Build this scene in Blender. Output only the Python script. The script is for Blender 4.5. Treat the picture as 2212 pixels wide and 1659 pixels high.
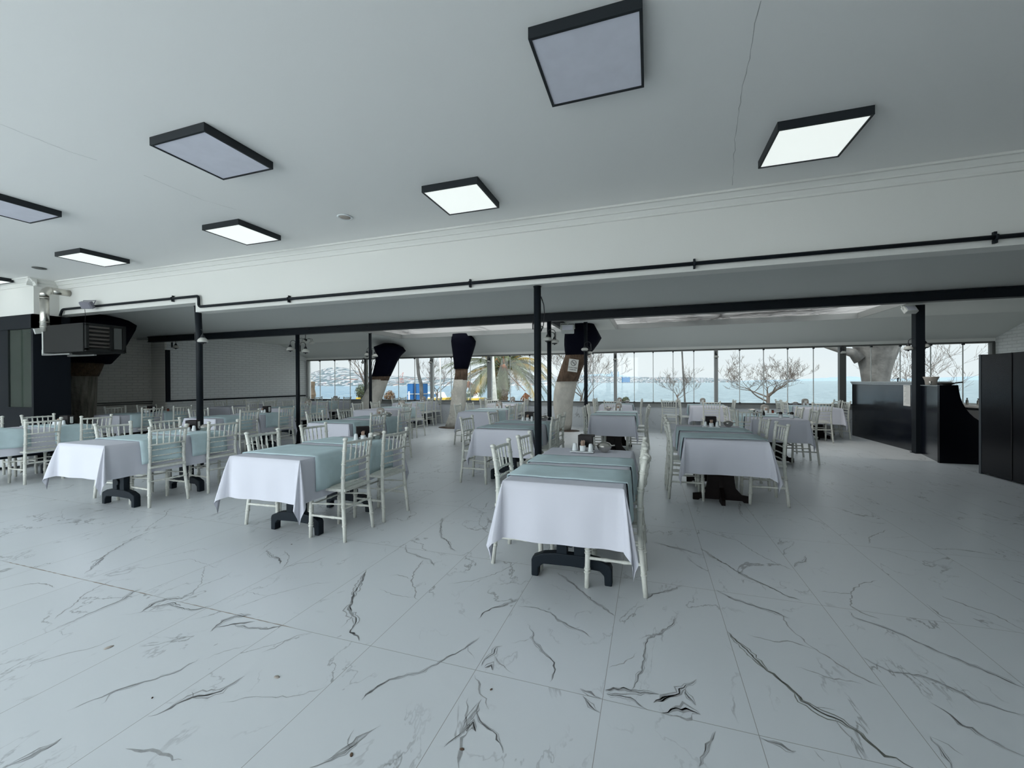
import bpy, bmesh, math, random
from mathutils import Vector, Matrix, noise
from math import sin, cos, pi, radians, sqrt, atan2

scene = bpy.context.scene
COL = scene.collection
for o in list(bpy.data.objects):
    bpy.data.objects.remove(o)

# ---------------------------------------------------------------- camera
CAMH = 1.40
YAW, PITCH, ROLL, FPX = radians(18.36), radians(-0.26), radians(-0.316), 900.0
FW = Vector((-sin(YAW)*cos(PITCH), cos(YAW)*cos(PITCH), sin(PITCH)))
R0 = Vector((cos(YAW), sin(YAW), 0))
U0 = R0.cross(FW)
RX = R0*cos(ROLL)+U0*sin(ROLL)
UX = -R0*sin(ROLL)+U0*cos(ROLL)
CAM = Vector((0, 0, CAMH))
cam_data = bpy.data.cameras.new('camera')
cam = bpy.data.objects.new('camera', cam_data)
COL.objects.link(cam)
m = Matrix((RX, UX, -FW)).transposed().to_4x4()
m.translation = CAM
cam.matrix_world = m
cam_data.sensor_fit = 'HORIZONTAL'
cam_data.sensor_width = 36.0
cam_data.lens = 36.0*FPX/2212.0
cam_data.clip_start, cam_data.clip_end = 0.05, 9000
scene.camera = cam

# ---------------------------------------------------------------- colour management, sky, sun
vs = scene.view_settings
vs.view_transform = 'Standard'
vs.look = 'None'
vs.gamma = 1.0
vs.use_curve_mapping = False
vs.exposure = 0.0

SEA_SKY, BACK_SKY = 0.98, 4.1
w = bpy.data.worlds.new('sky')
scene.world = w
w.use_nodes = True
nt = w.node_tree
nt.nodes.clear()
def N(t, typ, **k):
    n = t.nodes.new(typ)
    for a, b in k.items():
        setattr(n, a, b)
    return n
out = N(nt, 'ShaderNodeOutputWorld')
bg = N(nt, 'ShaderNodeBackground')
tc = N(nt, 'ShaderNodeTexCoord')
sp = N(nt, 'ShaderNodeSeparateXYZ')
nt.links.new(tc.outputs['Generated'], sp.inputs[0])
ry = N(nt, 'ShaderNodeMapRange')
ry.inputs[1].default_value, ry.inputs[2].default_value = 0.25, -0.55
ry.inputs[3].default_value, ry.inputs[4].default_value = SEA_SKY, BACK_SKY
nt.links.new(sp.outputs['Y'], ry.inputs[0])
rz = N(nt, 'ShaderNodeValToRGB')
rz.color_ramp.elements[0].position = 0.0
rz.color_ramp.elements[0].color = (0.92, 0.985, 1.0, 1)
rz.color_ramp.elements[1].position = 0.35
rz.color_ramp.elements[1].color = (0.84, 0.94, 1.0, 1)
nt.links.new(sp.outputs['Z'], rz.inputs[0])
cn = N(nt, 'ShaderNodeTexNoise')
cn.inputs['Scale'].default_value = 3.0
cn.inputs['Detail'].default_value = 5
mp = N(nt, 'ShaderNodeMapping')
mp.inputs['Scale'].default_value = (1, 1, 5)
nt.links.new(tc.outputs['Generated'], mp.inputs[0])
nt.links.new(mp.outputs[0], cn.inputs['Vector'])
cm = N(nt, 'ShaderNodeMapRange')
cm.inputs[1].default_value, cm.inputs[2].default_value = 0.42, 0.65
nt.links.new(cn.outputs['Fac'], cm.inputs[0])
mx = N(nt, 'ShaderNodeMix', data_type='RGBA')
nt.links.new(cm.outputs[0], mx.inputs[0])
nt.links.new(rz.outputs[0], mx.inputs[6])
mx.inputs[7].default_value = (0.88, 0.96, 1.0, 1)
nt.links.new(mx.outputs[2], bg.inputs['Color'])
hz = N(nt, 'ShaderNodeMapRange')          # brighter overhead than at the horizon
hz.inputs[1].default_value, hz.inputs[2].default_value = 0.12, 0.8
hz.inputs[3].default_value, hz.inputs[4].default_value = 1.0, 2.6
nt.links.new(sp.outputs['Z'], hz.inputs[0])
mh = N(nt, 'ShaderNodeMath', operation='MULTIPLY')
nt.links.new(ry.outputs[0], mh.inputs[0]); nt.links.new(hz.outputs[0], mh.inputs[1])
mn = N(nt, 'ShaderNodeMath', operation='MINIMUM'); mn.inputs[1].default_value = 5.2
nt.links.new(mh.outputs[0], mn.inputs[0]); nt.links.new(mn.outputs[0], bg.inputs['Strength'])
nt.links.new(bg.outputs[0], out.inputs[0])

sun_data = bpy.data.lights.new('sun', 'SUN')
sun_data.energy = 2.4
sun_data.angle = radians(2)
sun_data.color = (1.0, 0.93, 0.82)
sun = bpy.data.objects.new('sun', sun_data)
COL.objects.link(sun)
sun.rotation_euler = Vector((0.75, 0.30, -0.95)).to_track_quat('-Z', 'Y').to_euler()

# ---------------------------------------------------------------- pixel to place
def ray(x, y):
    return FW+RX*((x-1106)/FPX)-UX*((y-829.5)/FPX)
def atz(x, y, z=0.0):
    d = ray(x, y); return CAM+d*((z-CAMH)/d.z)
def aty(x, y, Y):
    d = ray(x, y); return CAM+d*(Y/d.y)
def atx(x, y, X):
    d = ray(x, y); return CAM+d*(X/d.x)

# ---------------------------------------------------------------- materials
MAT = {}
def mat(name, col, rough=0.6, metal=0.0, bump=None, var=None, spec=0.5, emis=None, coat=0.0, alpha=None):
    if name in MAT:
        return MAT[name]
    mt = bpy.data.materials.new(name)
    MAT[name] = mt
    mt.use_nodes = True
    t = mt.node_tree
    b = t.nodes['Principled BSDF']
    b.inputs['Base Color'].default_value = (*col, 1)
    b.inputs['Roughness'].default_value = rough
    b.inputs['Metallic'].default_value = metal
    b.inputs['Specular IOR Level'].default_value = spec
    b.inputs['Coat Weight'].default_value = coat
    tcn = N(t, 'ShaderNodeTexCoord')
    if var:
        sc, amt = var[:2]
        n = N(t, 'ShaderNodeTexNoise')
        n.inputs['Scale'].default_value = sc
        n.inputs['Detail'].default_value = 4
        mpn = N(t, 'ShaderNodeMapping')
        mpn.inputs['Scale'].default_value = var[2] if len(var) > 2 else (1, 1, 1)
        t.links.new(tcn.outputs['Object'], mpn.inputs[0])
        t.links.new(mpn.outputs[0], n.inputs['Vector'])
        mr = N(t, 'ShaderNodeMapRange')
        mr.inputs[1].default_value, mr.inputs[2].default_value = 0.3, 0.7
        t.links.new(n.outputs['Fac'], mr.inputs[0])
        mi = N(t, 'ShaderNodeMix', data_type='RGBA')
        dark = var[3] if len(var) > 3 else tuple(c*(1-amt) for c in col)
        mi.inputs[6].default_value = (*dark, 1)
        mi.inputs[7].default_value = (*col, 1)
        t.links.new(mr.outputs[0], mi.inputs[0])
        t.links.new(mi.outputs[2], b.inputs['Base Color'])
    if bump:
        n = N(t, 'ShaderNodeTexNoise')
        n.inputs['Scale'].default_value = bump[0]
        n.inputs['Detail'].default_value = 3
        t.links.new(tcn.outputs['Object'], n.inputs['Vector'])
        bn = N(t, 'ShaderNodeBump')
        bn.inputs['Strength'].default_value = bump[1]
        bn.inputs['Distance'].default_value = bump[2] if len(bump) > 2 else 0.002
        t.links.new(n.outputs['Fac'], bn.inputs['Height'])
        t.links.new(bn.outputs[0], b.inputs['Normal'])
    if emis:
        b.inputs['Emission Color'].default_value = (*emis[0], 1)
        b.inputs['Emission Strength'].default_value = emis[1]
    return mt

mat('plaster', (0.76, 0.765, 0.735), 0.85, bump=(90, 0.25, 0.003))
mat('plaster_ceiling', (0.86, 0.865, 0.85), 0.9, bump=(60, 0.08, 0.002))
mat('roof_lining', (0.66, 0.68, 0.66), 0.8, bump=(40, 0.1, 0.002))
mat('charcoal', (0.009, 0.0125, 0.017), 0.5, bump=(60, 0.1, 0.001), spec=0.18)
mat('charcoal_frame', (0.014, 0.018, 0.022), 0.5, spec=0.3)
mat('navy', (0.006, 0.009, 0.014), 0.55, spec=0.18)
mat('anthracite_plastic', (0.010, 0.016, 0.023), 0.55, bump=(200, 0.2, 0.001), spec=0.18)
mat('dark_wood', (0.012, 0.007, 0.007), 0.5, spec=0.2, var=(8, 0.4, (1, 1, 6)))
mat('chair_white', (0.76, 0.77, 0.715), 0.45, var=(45, 0.0, (1, 1, 0.6), (0.64, 0.65, 0.60)), bump=(60, 0.2, 0.001))
mat('cushion_white', (0.8, 0.82, 0.84), 0.9)
mat('cloth_white', (0.68, 0.69, 0.765), 0.9, bump=(450, 0.35, 0.001), var=(3, 0.03), spec=0.2)
mat('runner_blue', (0.62, 0.77, 0.81), 0.9, bump=(450, 0.35, 0.001), var=(7, 0.12), spec=0.2)
mat('napkin_box_dark', (0.014, 0.011, 0.012), 0.5, spec=0.25)
mat('napkin_box_beige', (0.42, 0.38, 0.34), 0.6)
mat('porcelain', (0.78, 0.82, 0.84), 0.25)
mat('paper', (0.82, 0.82, 0.80), 0.9)
mat('wood_pick', (0.55, 0.40, 0.32), 0.8)
mat('steel', (0.55, 0.53, 0.50), 0.22, 1.0)
mat('steel_duct', (0.62, 0.60, 0.55), 0.28, 1.0, bump=(14, 0.4, 0.01))
mat('jar_red', (0.20, 0.03, 0.01), 0.3)
mat('bottle_dark', (0.02, 0.015, 0.012), 0.2)
mat('heater_body', (0.018, 0.019, 0.019), 0.55, 0.0, spec=0.2)
mat('heater_fin', (0.16, 0.14, 0.125), 0.35, 0.8)
mat('plastic_white', (0.62, 0.64, 0.62), 0.5)
mat('plastic_grey', (0.20, 0.20, 0.24), 0.5)
mat('lamp_glass', (0.62, 0.62, 0.58), 0.3)
mat('lamp_black', (0.02, 0.022, 0.026), 0.5)
mat('bark_white', (0.64, 0.62, 0.56), 0.9, var=(5, 0.25, (1, 1, 0.5)), bump=(9, 0.9, 0.05))
mat('bark_brown', (0.16, 0.105, 0.07), 0.95, var=(14, 0.55, (1, 1, 0.3)), bump=(20, 0.9, 0.04))
mat('bark_streaked', (0.32, 0.30, 0.25), 0.9, var=(7, 0.7, (2.2, 2.2, 0.25)), bump=(12, 0.8, 0.04))
mat('bark_dark', (0.12, 0.075, 0.04), 0.95, var=(14, 0.5), bump=(20, 0.9, 0.04))
mat('wrap_black', (0.003, 0.0035, 0.010), 0.85, bump=(7, 0.6, 0.03), spec=0.08)
mat('soil', (0.09, 0.06, 0.045), 0.95, bump=(60, 1, 0.02))
mat('bar_black', (0.006, 0.008, 0.014), 0.16, bump=(2.5, 0.15, 0.01))
mat('cabinet_black', (0.003, 0.0035, 0.006), 0.2, spec=0.14)
mat('bar_top', (0.30, 0.33, 0.35), 0.3)
mat('bar_grey', (0.05, 0.06, 0.07), 0.35)
mat('alu', (0.34, 0.35, 0.345), 0.45, 0.3)
mat('alu_dark', (0.11, 0.115, 0.11), 0.5, 0.2)
mat('twig', (0.085, 0.07, 0.06), 0.95, spec=0.1)
mat('twig_dark', (0.055, 0.05, 0.05), 0.9)
mat('trunk_outside', (0.085, 0.08, 0.074), 0.9, var=(3.5, 0.75, (1, 1, 0.6)), bump=(6, 0.6, 0.05))
mat('palm_leaf', (0.055, 0.066, 0.024), 0.7, var=(3, 0.5), spec=0.3)
mat('palm_leaf_yellow', (0.22, 0.15, 0.035), 0.7, spec=0.3)
mat('palm_trunk', (0.20, 0.15, 0.10), 0.95, var=(13, 0.9, (1, 1, 1.3), (0.03, 0.015, 0.01)))
mat('date_orange', (0.30, 0.10, 0.025), 0.8, var=(20, 0.4))
mat('shrub_green', (0.055, 0.068, 0.028), 0.8, var=(10, 0.5))
mat('shrub_rust', (0.13, 0.07, 0.03), 0.8, var=(10, 0.4))
mat('blue_paint', (0.015, 0.09, 0.24), 0.6, spec=0.2)
mat('yellow_paint', (0.45, 0.30, 0.02), 0.5)
mat('red_paint', (0.26, 0.07, 0.045), 0.7)
mat('ground', (0.34, 0.33, 0.30), 0.9, var=(2, 0.2))
mat('terrace', (0.74, 0.75, 0.72), 0.9, var=(1.5, 0.1))
mat('rock', (0.17, 0.12, 0.075), 0.95, var=(5, 0.5), bump=(8, 1, 0.05))
mat('far_block', (0.24, 0.245, 0.26), 0.9)
mat('far_white', (0.33, 0.335, 0.34), 0.9)
mat('far_roof', (0.20, 0.125, 0.11), 0.9)
mat('far_glass', (0.055, 0.12, 0.21), 0.6, spec=0.2)
mat('far_tower', (0.17, 0.235, 0.29), 0.9)
mat('panel_lit', (0.5, 0.52, 0.51), 0.6, emis=((0.93, 1.0, 0.97), 0.80))
mat('panel_off', (0.76, 0.77, 0.86), 0.5, var=(9, 0.06))
mat('crack', (0.42, 0.43, 0.42), 0.9)
mat('vein', (0.30, 0.31, 0.32), 0.4, var=(30, 0.0, (1, 1, 1), (0.46, 0.47, 0.48)))
mat('vein_olive', (0.16, 0.17, 0.15), 0.4, var=(40, 0.0, (1, 1, 1), (0.28, 0.29, 0.27)))
mat('grout_rust', (0.34, 0.29, 0.25), 0.8)
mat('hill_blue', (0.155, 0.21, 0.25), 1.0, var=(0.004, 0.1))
mat('print_black', (0.02, 0.02, 0.02), 0.7)
mat('cable', (0.015, 0.016, 0.02), 0.6)
mat('interior_dark', (0.03, 0.03, 0.028), 0.8)
mat('shop_backing', (0.30, 0.34, 0.29), 0.5, coat=0.0, var=(2.2, 0.35))  # mottled pale green for the wall close behind the shop glass

def glass_mat(name, tint, refl):
    mt = bpy.data.materials.new(name)
    MAT[name] = mt
    mt.use_nodes = True
    t = mt.node_tree
    t.nodes.clear()
    o = N(t, 'ShaderNodeOutputMaterial')
    tr = N(t, 'ShaderNodeBsdfTransparent')
    tr.inputs[0].default_value = (*tint, 1)
    gl = N(t, 'ShaderNodeBsdfGlossy')
    gl.inputs['Roughness'].default_value = 0.03
    fr = N(t, 'ShaderNodeFresnel')
    fr.inputs[0].default_value = 1.35
    mu = N(t, 'ShaderNodeMath', operation='MULTIPLY')
    mu.inputs[1].default_value = refl
    mi = N(t, 'ShaderNodeMixShader')
    t.links.new(fr.outputs[0], mu.inputs[0])
    t.links.new(mu.outputs[0], mi.inputs[0])
    t.links.new(tr.outputs[0], mi.inputs[1])
    t.links.new(gl.outputs[0], mi.inputs[2])
    t.links.new(mi.outputs[0], o.inputs[0])
    return mt
glass_mat('glass', (0.97, 0.985, 0.985), 0.9)
glass_mat('glass_green', (0.85, 0.92, 0.88), 0.25)

# translucent roof sheet: part clear, part milky
mt = bpy.data.materials.new('roof_sheet'); MAT['roof_sheet'] = mt
mt.use_nodes = True
t = mt.node_tree; t.nodes.clear()
o_ = N(t, 'ShaderNodeOutputMaterial')
tr = N(t, 'ShaderNodeBsdfTransparent'); tr.inputs[0].default_value = (0.74, 0.71, 0.68, 1)
tl = N(t, 'ShaderNodeBsdfTranslucent'); tl.inputs[0].default_value = (0.115, 0.112, 0.108, 1)
mi = N(t, 'ShaderNodeMixShader'); mi.inputs[0].default_value = 0.74
t.links.new(tr.outputs[0], mi.inputs[1]); t.links.new(tl.outputs[0], mi.inputs[2]); t.links.new(mi.outputs[0], o_.inputs[0])

def floor_mat():
    mt = bpy.data.materials.new('marble_tile'); MAT['marble_tile'] = mt
    mt.use_nodes = True
    t = mt.node_tree
    L = t.links.new
    b = t.nodes['Principled BSDF']
    tc = N(t, 'ShaderNodeTexCoord')
    sp = N(t, 'ShaderNodeSeparateXYZ'); L(tc.outputs['Object'], sp.inputs[0])
    def M(op, a, bb=None, c=None):
        n = N(t, 'ShaderNodeMath', operation=op)
        for i, v in enumerate((a, bb, c)):
            if v is None: continue
            if isinstance(v, (int, float)): n.inputs[i].default_value = v
            else: L(v, n.inputs[i])
        return n.outputs[0]
    tx = M('DIVIDE', M('SUBTRACT', sp.outputs[0], 0.402), 0.607)
    ty = M('DIVIDE', M('SUBTRACT', sp.outputs[1], 1.86), 1.2)
    ix, iy = M('FLOOR', tx), M('FLOOR', ty)
    fx, fy = M('FRACT', tx), M('FRACT', ty)
    ex = M('MULTIPLY', M('MINIMUM', fx, M('SUBTRACT', 1.0, fx)), 0.607)
    ey = M('MULTIPLY', M('MINIMUM', fy, M('SUBTRACT', 1.0, fy)), 1.2)
    e = M('MINIMUM', ex, ey)
    grout = M('LESS_THAN', e, 0.0013)
    cx = N(t, 'ShaderNodeCombineXYZ'); L(ix, cx.inputs[0]); L(iy, cx.inputs[1])
    wn = N(t, 'ShaderNodeTexWhiteNoise', noise_dimensions='2D'); L(cx.outputs[0], wn.inputs['Vector'])
    va = N(t, 'ShaderNodeVectorMath', operation='SCALE'); L(wn.outputs['Color'], va.inputs[0]); va.inputs['Scale'].default_value = 37
    ad = N(t, 'ShaderNodeVectorMath', operation='ADD'); L(tc.outputs['Object'], ad.inputs[0]); L(va.outputs[0], ad.inputs[1])
    mp = N(t, 'ShaderNodeMapping'); mp.inputs['Scale'].default_value = (1, 0.55, 1); mp.inputs['Rotation'].default_value = (0, 0, 0.5)
    L(ad.outputs[0], mp.inputs[0])
    def vein(scale, detail, dist, width, mscale, m0, m1):
        n = N(t, 'ShaderNodeTexNoise'); n.inputs['Scale'].default_value = scale; n.inputs['Detail'].default_value = detail
        n.inputs['Distortion'].default_value = dist; n.inputs['Roughness'].default_value = 0.55
        L(mp.outputs[0], n.inputs['Vector'])
        a = M('ABSOLUTE', M('SUBTRACT', n.outputs['Fac'], 0.5))
        r = N(t, 'ShaderNodeMapRange'); r.inputs[1].default_value = width; r.inputs[2].default_value = width*0.25
        L(a, r.inputs[0])
        k = N(t, 'ShaderNodeTexNoise'); k.inputs['Scale'].default_value = mscale; k.inputs['Detail'].default_value = 2
        L(ad.outputs[0], k.inputs['Vector'])
        q = N(t, 'ShaderNodeMapRange'); q.inputs[1].default_value = m0; q.inputs[2].default_value = m1
        L(k.outputs['Fac'], q.inputs[0])
        return M('MULTIPLY', r.outputs[0], q.outputs[0])
    v1 = vein(1.3, 7, 0.7, 0.0065, 2.2, 0.47, 0.60)
    v2 = vein(3.1, 5, 0.4, 0.009, 3.0, 0.54, 0.66)
    v = M('MINIMUM', M('ADD', M('MULTIPLY', v1, 0.75), M('MULTIPLY', v2, 0.40)), 1.0)
    cl = N(t, 'ShaderNodeTexNoise'); cl.inputs['Scale'].default_value = 1.1; cl.inputs['Detail'].default_value = 3
    L(ad.outputs[0], cl.inputs['Vector'])
    c0 = N(t, 'ShaderNodeMix', data_type='RGBA')
    c0.inputs[6].default_value = (0.675, 0.71, 0.74, 1); c0.inputs[7].default_value = (0.73, 0.76, 0.79, 1)
    L(cl.outputs['Fac'], c0.inputs[0])
    c1 = N(t, 'ShaderNodeMix', data_type='RGBA'); L(v, c1.inputs[0]); L(c0.outputs[2], c1.inputs[6]); c1.inputs[7].default_value = (0.26, 0.27, 0.28, 1)
    c2 = N(t, 'ShaderNodeMix', data_type='RGBA'); L(grout, c2.inputs[0]); L(c1.outputs[2], c2.inputs[6]); c2.inputs[7].default_value = (0.30, 0.30, 0.29, 1)
    L(c2.outputs[2], b.inputs['Base Color'])
    rn = N(t, 'ShaderNodeTexNoise'); rn.inputs['Scale'].default_value = 5.0; rn.inputs['Detail'].default_value = 5
    L(tc.outputs['Object'], rn.inputs['Vector'])
    rr = N(t, 'ShaderNodeMapRange'); rr.inputs[1].default_value = 0.3; rr.inputs[2].default_value = 0.7; rr.inputs[3].default_value = 0.33; rr.inputs[4].default_value = 0.33
    L(rn.outputs['Fac'], rr.inputs[0]); L(rr.outputs[0], b.inputs['Roughness'])
    b.inputs['Specular IOR Level'].default_value = 0.55
    bn = N(t, 'ShaderNodeTexNoise'); bn.inputs['Scale'].default_value = 9; bn.inputs['Detail'].default_value = 4
    L(tc.outputs['Object'], bn.inputs['Vector'])
    bu = N(t, 'ShaderNodeBump'); bu.inputs['Strength'].default_value = 0.18; bu.inputs['Distance'].default_value = 0.01
    L(bn.outputs['Fac'], bu.inputs['Height']); L(bu.outputs[0], b.inputs['Normal'])
floor_mat()

def brick_mat(name, base, axis):
    mt = bpy.data.materials.new(name); MAT[name] = mt
    mt.use_nodes = True
    t = mt.node_tree; L = t.links.new
    b = t.nodes['Principled BSDF']
    tc = N(t, 'ShaderNodeTexCoord'); sp = N(t, 'ShaderNodeSeparateXYZ'); L(tc.outputs['Object'], sp.inputs[0])
    cb = N(t, 'ShaderNodeCombineXYZ')
    L(sp.outputs[axis], cb.inputs[0]); L(sp.outputs['Z'], cb.inputs[1])
    br = N(t, 'ShaderNodeTexBrick')
    br.inputs['Scale'].default_value = 1.0
    br.inputs['Mortar Size'].default_value = 0.008
    br.inputs['Mortar Smooth'].default_value = 0.3
    br.inputs['Brick Width'].default_value = 0.26
    br.inputs['Row Height'].default_value = 0.075
    br.inputs['Color1'].default_value = (*base, 1)
    br.inputs['Color2'].default_value = (*[c*0.97 for c in base], 1)
    br.inputs['Mortar'].default_value = (*[c*0.80 for c in base], 1)
    n = N(t, 'ShaderNodeTexNoise'); n.inputs['Scale'].default_value = 12
    L(tc.outputs['Object'], n.inputs['Vector'])
    mxv = N(t, 'ShaderNodeMix', data_type='VECTOR'); mxv.inputs[0].default_value = 0.012
    L(cb.outputs[0], mxv.inputs[4]); L(n.outputs['Color'], mxv.inputs[5])
    L(mxv.outputs[1], br.inputs['Vector'])
    L(br.outputs['Color'], b.inputs['Base Color'])
    b.inputs['Roughness'].default_value = 0.6
    bu = N(t, 'ShaderNodeBump'); bu.inputs['Strength'].default_value = 0.7; bu.inputs['Distance'].default_value = 0.012
    bu.invert = True
    L(br.outputs['Fac'], bu.inputs['Height']); L(bu.outputs[0], b.inputs['Normal'])
brick_mat('brick_white', (0.84, 0.86, 0.86), 'Y')
brick_mat('brick_grey', (0.78, 0.77, 0.72), 'Y')

def sea_mat():
    mt = bpy.data.materials.new('sea_water'); MAT['sea_water'] = mt
    mt.use_nodes = True
    t = mt.node_tree; L = t.links.new
    b = t.nodes['Principled BSDF']
    tc = N(t, 'ShaderNodeTexCoord')
    mp = N(t, 'ShaderNodeMapping'); mp.inputs['Scale'].default_value = (0.22, 0.12, 1); L(tc.outputs['Object'], mp.inputs[0])
    n = N(t, 'ShaderNodeTexNoise'); n.inputs['Scale'].default_value = 2.0; n.inputs['Detail'].default_value = 7; n.inputs['Roughness'].default_value = 0.68
    L(mp.outputs[0], n.inputs['Vector'])
    bu = N(t, 'ShaderNodeBump'); bu.inputs['Strength'].default_value = 1.0; bu.inputs['Distance'].default_value = 1.3
    L(n.outputs['Fac'], bu.inputs['Height']); L(bu.outputs[0], b.inputs['Normal'])
    sp = N(t, 'ShaderNodeSeparateXYZ'); L(tc.outputs['Object'], sp.inputs[0])
    # base colour shifts with bearing: bluer towards the town, paler and greener out at sea
    at = N(t, 'ShaderNodeMath', operation='ARCTAN2'); L(sp.outputs[0], at.inputs[0]); L(sp.outputs[1], at.inputs[1])
    mr = N(t, 'ShaderNodeMapRange'); mr.inputs[1].default_value = -0.62; mr.inputs[2].default_value = 0.0
    L(at.outputs[0], mr.inputs[0])
    c = N(t, 'ShaderNodeMix', data_type='RGBA'); L(mr.outputs[0], c.inputs[0])
    c.inputs[6].default_value = (0.035, 0.095, 0.15, 1); c.inputs[7].default_value = (0.085, 0.12, 0.135, 1)
    w = N(t, 'ShaderNodeMapRange'); w.inputs[1].default_value = 0.40; w.inputs[2].default_value = 0.66
    L(n.outputs['Fac'], w.inputs[0])
    c2 = N(t, 'ShaderNodeMix', data_type='RGBA'); L(w.outputs[0], c2.inputs[0]); L(c.outputs[2], c2.inputs[6])
    c2.inputs[7].default_value = (0.17, 0.215, 0.23, 1)
    L(c2.outputs[2], b.inputs['Base Color'])
    b.inputs['Roughness'].default_value = 0.4
    b.inputs['Specular IOR Level'].default_value = 0.25
sea_mat()

def town_mat():
    mt = bpy.data.materials.new('town_slope'); MAT['town_slope'] = mt
    mt.use_nodes = True
    t = mt.node_tree; L = t.links.new
    b = t.nodes['Principled BSDF']
    tc = N(t, 'ShaderNodeTexCoord')
    mp = N(t, 'ShaderNodeMapping'); mp.inputs['Scale'].default_value = (0.20, 0.05, 0.55); L(tc.outputs['Object'], mp.inputs[0])
    v = N(t, 'ShaderNodeTexVoronoi'); v.inputs['Scale'].default_value = 1.0; L(mp.outputs[0], v.inputs['Vector'])
    sp = N(t, 'ShaderNodeSeparateColor'); L(v.outputs['Color'], sp.inputs[0])
    r = N(t, 'ShaderNodeValToRGB')
    r.color_ramp.interpolation = 'CONSTANT'
    cs = [(0, (0.04, 0.06, 0.07)), (0.42, (0.20, 0.20, 0.21)), (0.60, (0.12, 0.115, 0.115)), (0.70, (0.05, 0.075, 0.085)), (0.86, (0.27, 0.27, 0.26)), (0.95, (0.15, 0.09, 0.075))]
    r.color_ramp.elements[0].color = (*cs[0][1], 1)
    r.color_ramp.elements[1].position = cs[1][0]; r.color_ramp.elements[1].color = (*cs[1][1], 1)
    for p, c in cs[2:]:
        e = r.color_ramp.elements.new(p); e.color = (*c, 1)
    L(sp.outputs[0], r.inputs[0])
    L(r.outputs[0], b.inputs['Base Color'])
    b.inputs['Roughness'].default_value = 1.0
town_mat()

# ---------------------------------------------------------------- mesh helpers
class MB:
    def __init__(s):
        s.bm = bmesh.new(); s.mi = 0; s.smooth = []
    def face(s, vs_):
        try:
            f = s.bm.faces.new(vs_); f.material_index = s.mi; return f
        except ValueError:
            return None
    def box(s, a, b, rot=None, c=None):
        x0, y0, z0 = a; x1, y1, z1 = b
        P = [Vector(p) for p in ((x0,y0,z0),(x1,y0,z0),(x1,y1,z0),(x0,y1,z0),(x0,y0,z1),(x1,y0,z1),(x1,y1,z1),(x0,y1,z1))]
        if rot is not None:
            cc = Vector(c) if c is not None else sum(P, Vector())/8
            P = [cc+rot@(p-cc) for p in P]
        v = [s.bm.verts.new(p) for p in P]
        for q in ((0,3,2,1),(4,5,6,7),(0,1,5,4),(1,2,6,5),(2,3,7,6),(3,0,4,7)):
            s.face([v[i] for i in q])
        return s
    def prism(s, pts, d0, d1, axis='y'):
        """pts: 2D outline; extruded between d0 and d1 along axis"""
        def mk(p, d):
            if axis == 'y': return (p[0], d, p[1])
            if axis == 'x': return (d, p[0], p[1])
            return (p[0], p[1], d)
        a = [s.bm.verts.new(mk(p, d0)) for p in pts]
        b = [s.bm.verts.new(mk(p, d1)) for p in pts]
        s.face(a); s.face(list(reversed(b)))
        n = len(pts)
        for i in range(n):
            s.face([a[i], a[(i+1) % n], b[(i+1) % n], b[i]])
        return s
    def tube(s, pts, rad, seg=8, cap=True, oval=None):
        pts = [Vector(p) for p in pts]
        if not isinstance(rad, (list, tuple)): rad = [rad]*len(pts)
        rings = []
        up = None
        for i, p in enumerate(pts):
            d = (pts[min(i+1, len(pts)-1)]-pts[max(i-1, 0)])
            if d.length < 1e-9: d = Vector((0, 0, 1))
            d.normalize()
            if up is None:
                up = Vector((1, 0, 0)) if abs(d.x) < 0.9 else Vector((0, 1, 0))
            a = (up-d*up.dot(d))
            if a.length < 1e-6: a = d.orthogonal()
            a.normalize(); b = d.cross(a); up = a
            rings.append([s.bm.verts.new(p+(a*cos(2*pi*k/seg)*(oval or 1)+b*sin(2*pi*k/seg))*rad[i]) for k in range(seg)])
        for i in range(len(rings)-1):
            for k in range(seg):
                f = s.face([rings[i][k], rings[i][(k+1) % seg], rings[i+1][(k+1) % seg], rings[i+1][k]])
                if f: f.smooth = True
        if cap:
            s.face(list(reversed(rings[0]))); s.face(rings[-1])
        return s
    def lathe(s, prof, c=(0, 0, 0), seg=16, sx=1, sy=1):
        rings = []
        for r, z in prof:
            rings.append([s.bm.verts.new((c[0]+r*cos(2*pi*k/seg)*sx, c[1]+r*sin(2*pi*k/seg)*sy, c[2]+z)) for k in range(seg)])
        for i in range(len(rings)-1):
            for k in range(seg):
                f = s.face([rings[i][k], rings[i][(k+1) % seg], rings[i+1][(k+1) % seg], rings[i+1][k]])
                if f: f.smooth = True
        s.face(list(reversed(rings[0]))); s.face(rings[-1])
        return s
    def quad(s, *p):
        return s.face([s.bm.verts.new(q) for q in p])
    def build(s, name, mats, parent=None, label=None, cat=None, group=None, kind=None, bevel=0, loc=None, rotz=None, fixn=True):
        if fixn:
            bmesh.ops.recalc_face_normals(s.bm, faces=s.bm.faces)
        me = bpy.data.meshes.new(name)
        s.bm.to_mesh(me); s.bm.free()
        if not isinstance(mats, (list, tuple)): mats = [mats]
        for q in mats: me.materials.append(MAT[q])
        o = bpy.data.objects.new(name, me)
        COL.objects.link(o)
        if parent is not None: o.parent = parent
        if loc is not None: o.location = loc
        if rotz is not None: o.rotation_euler = (0, 0, rotz)
        if bevel:
            bv = o.modifiers.new('edge', 'BEVEL'); bv.width = bevel; bv.segments = 2; bv.limit_method = 'ANGLE'
        tag(o, label, cat, group, kind)
        return o

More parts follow.
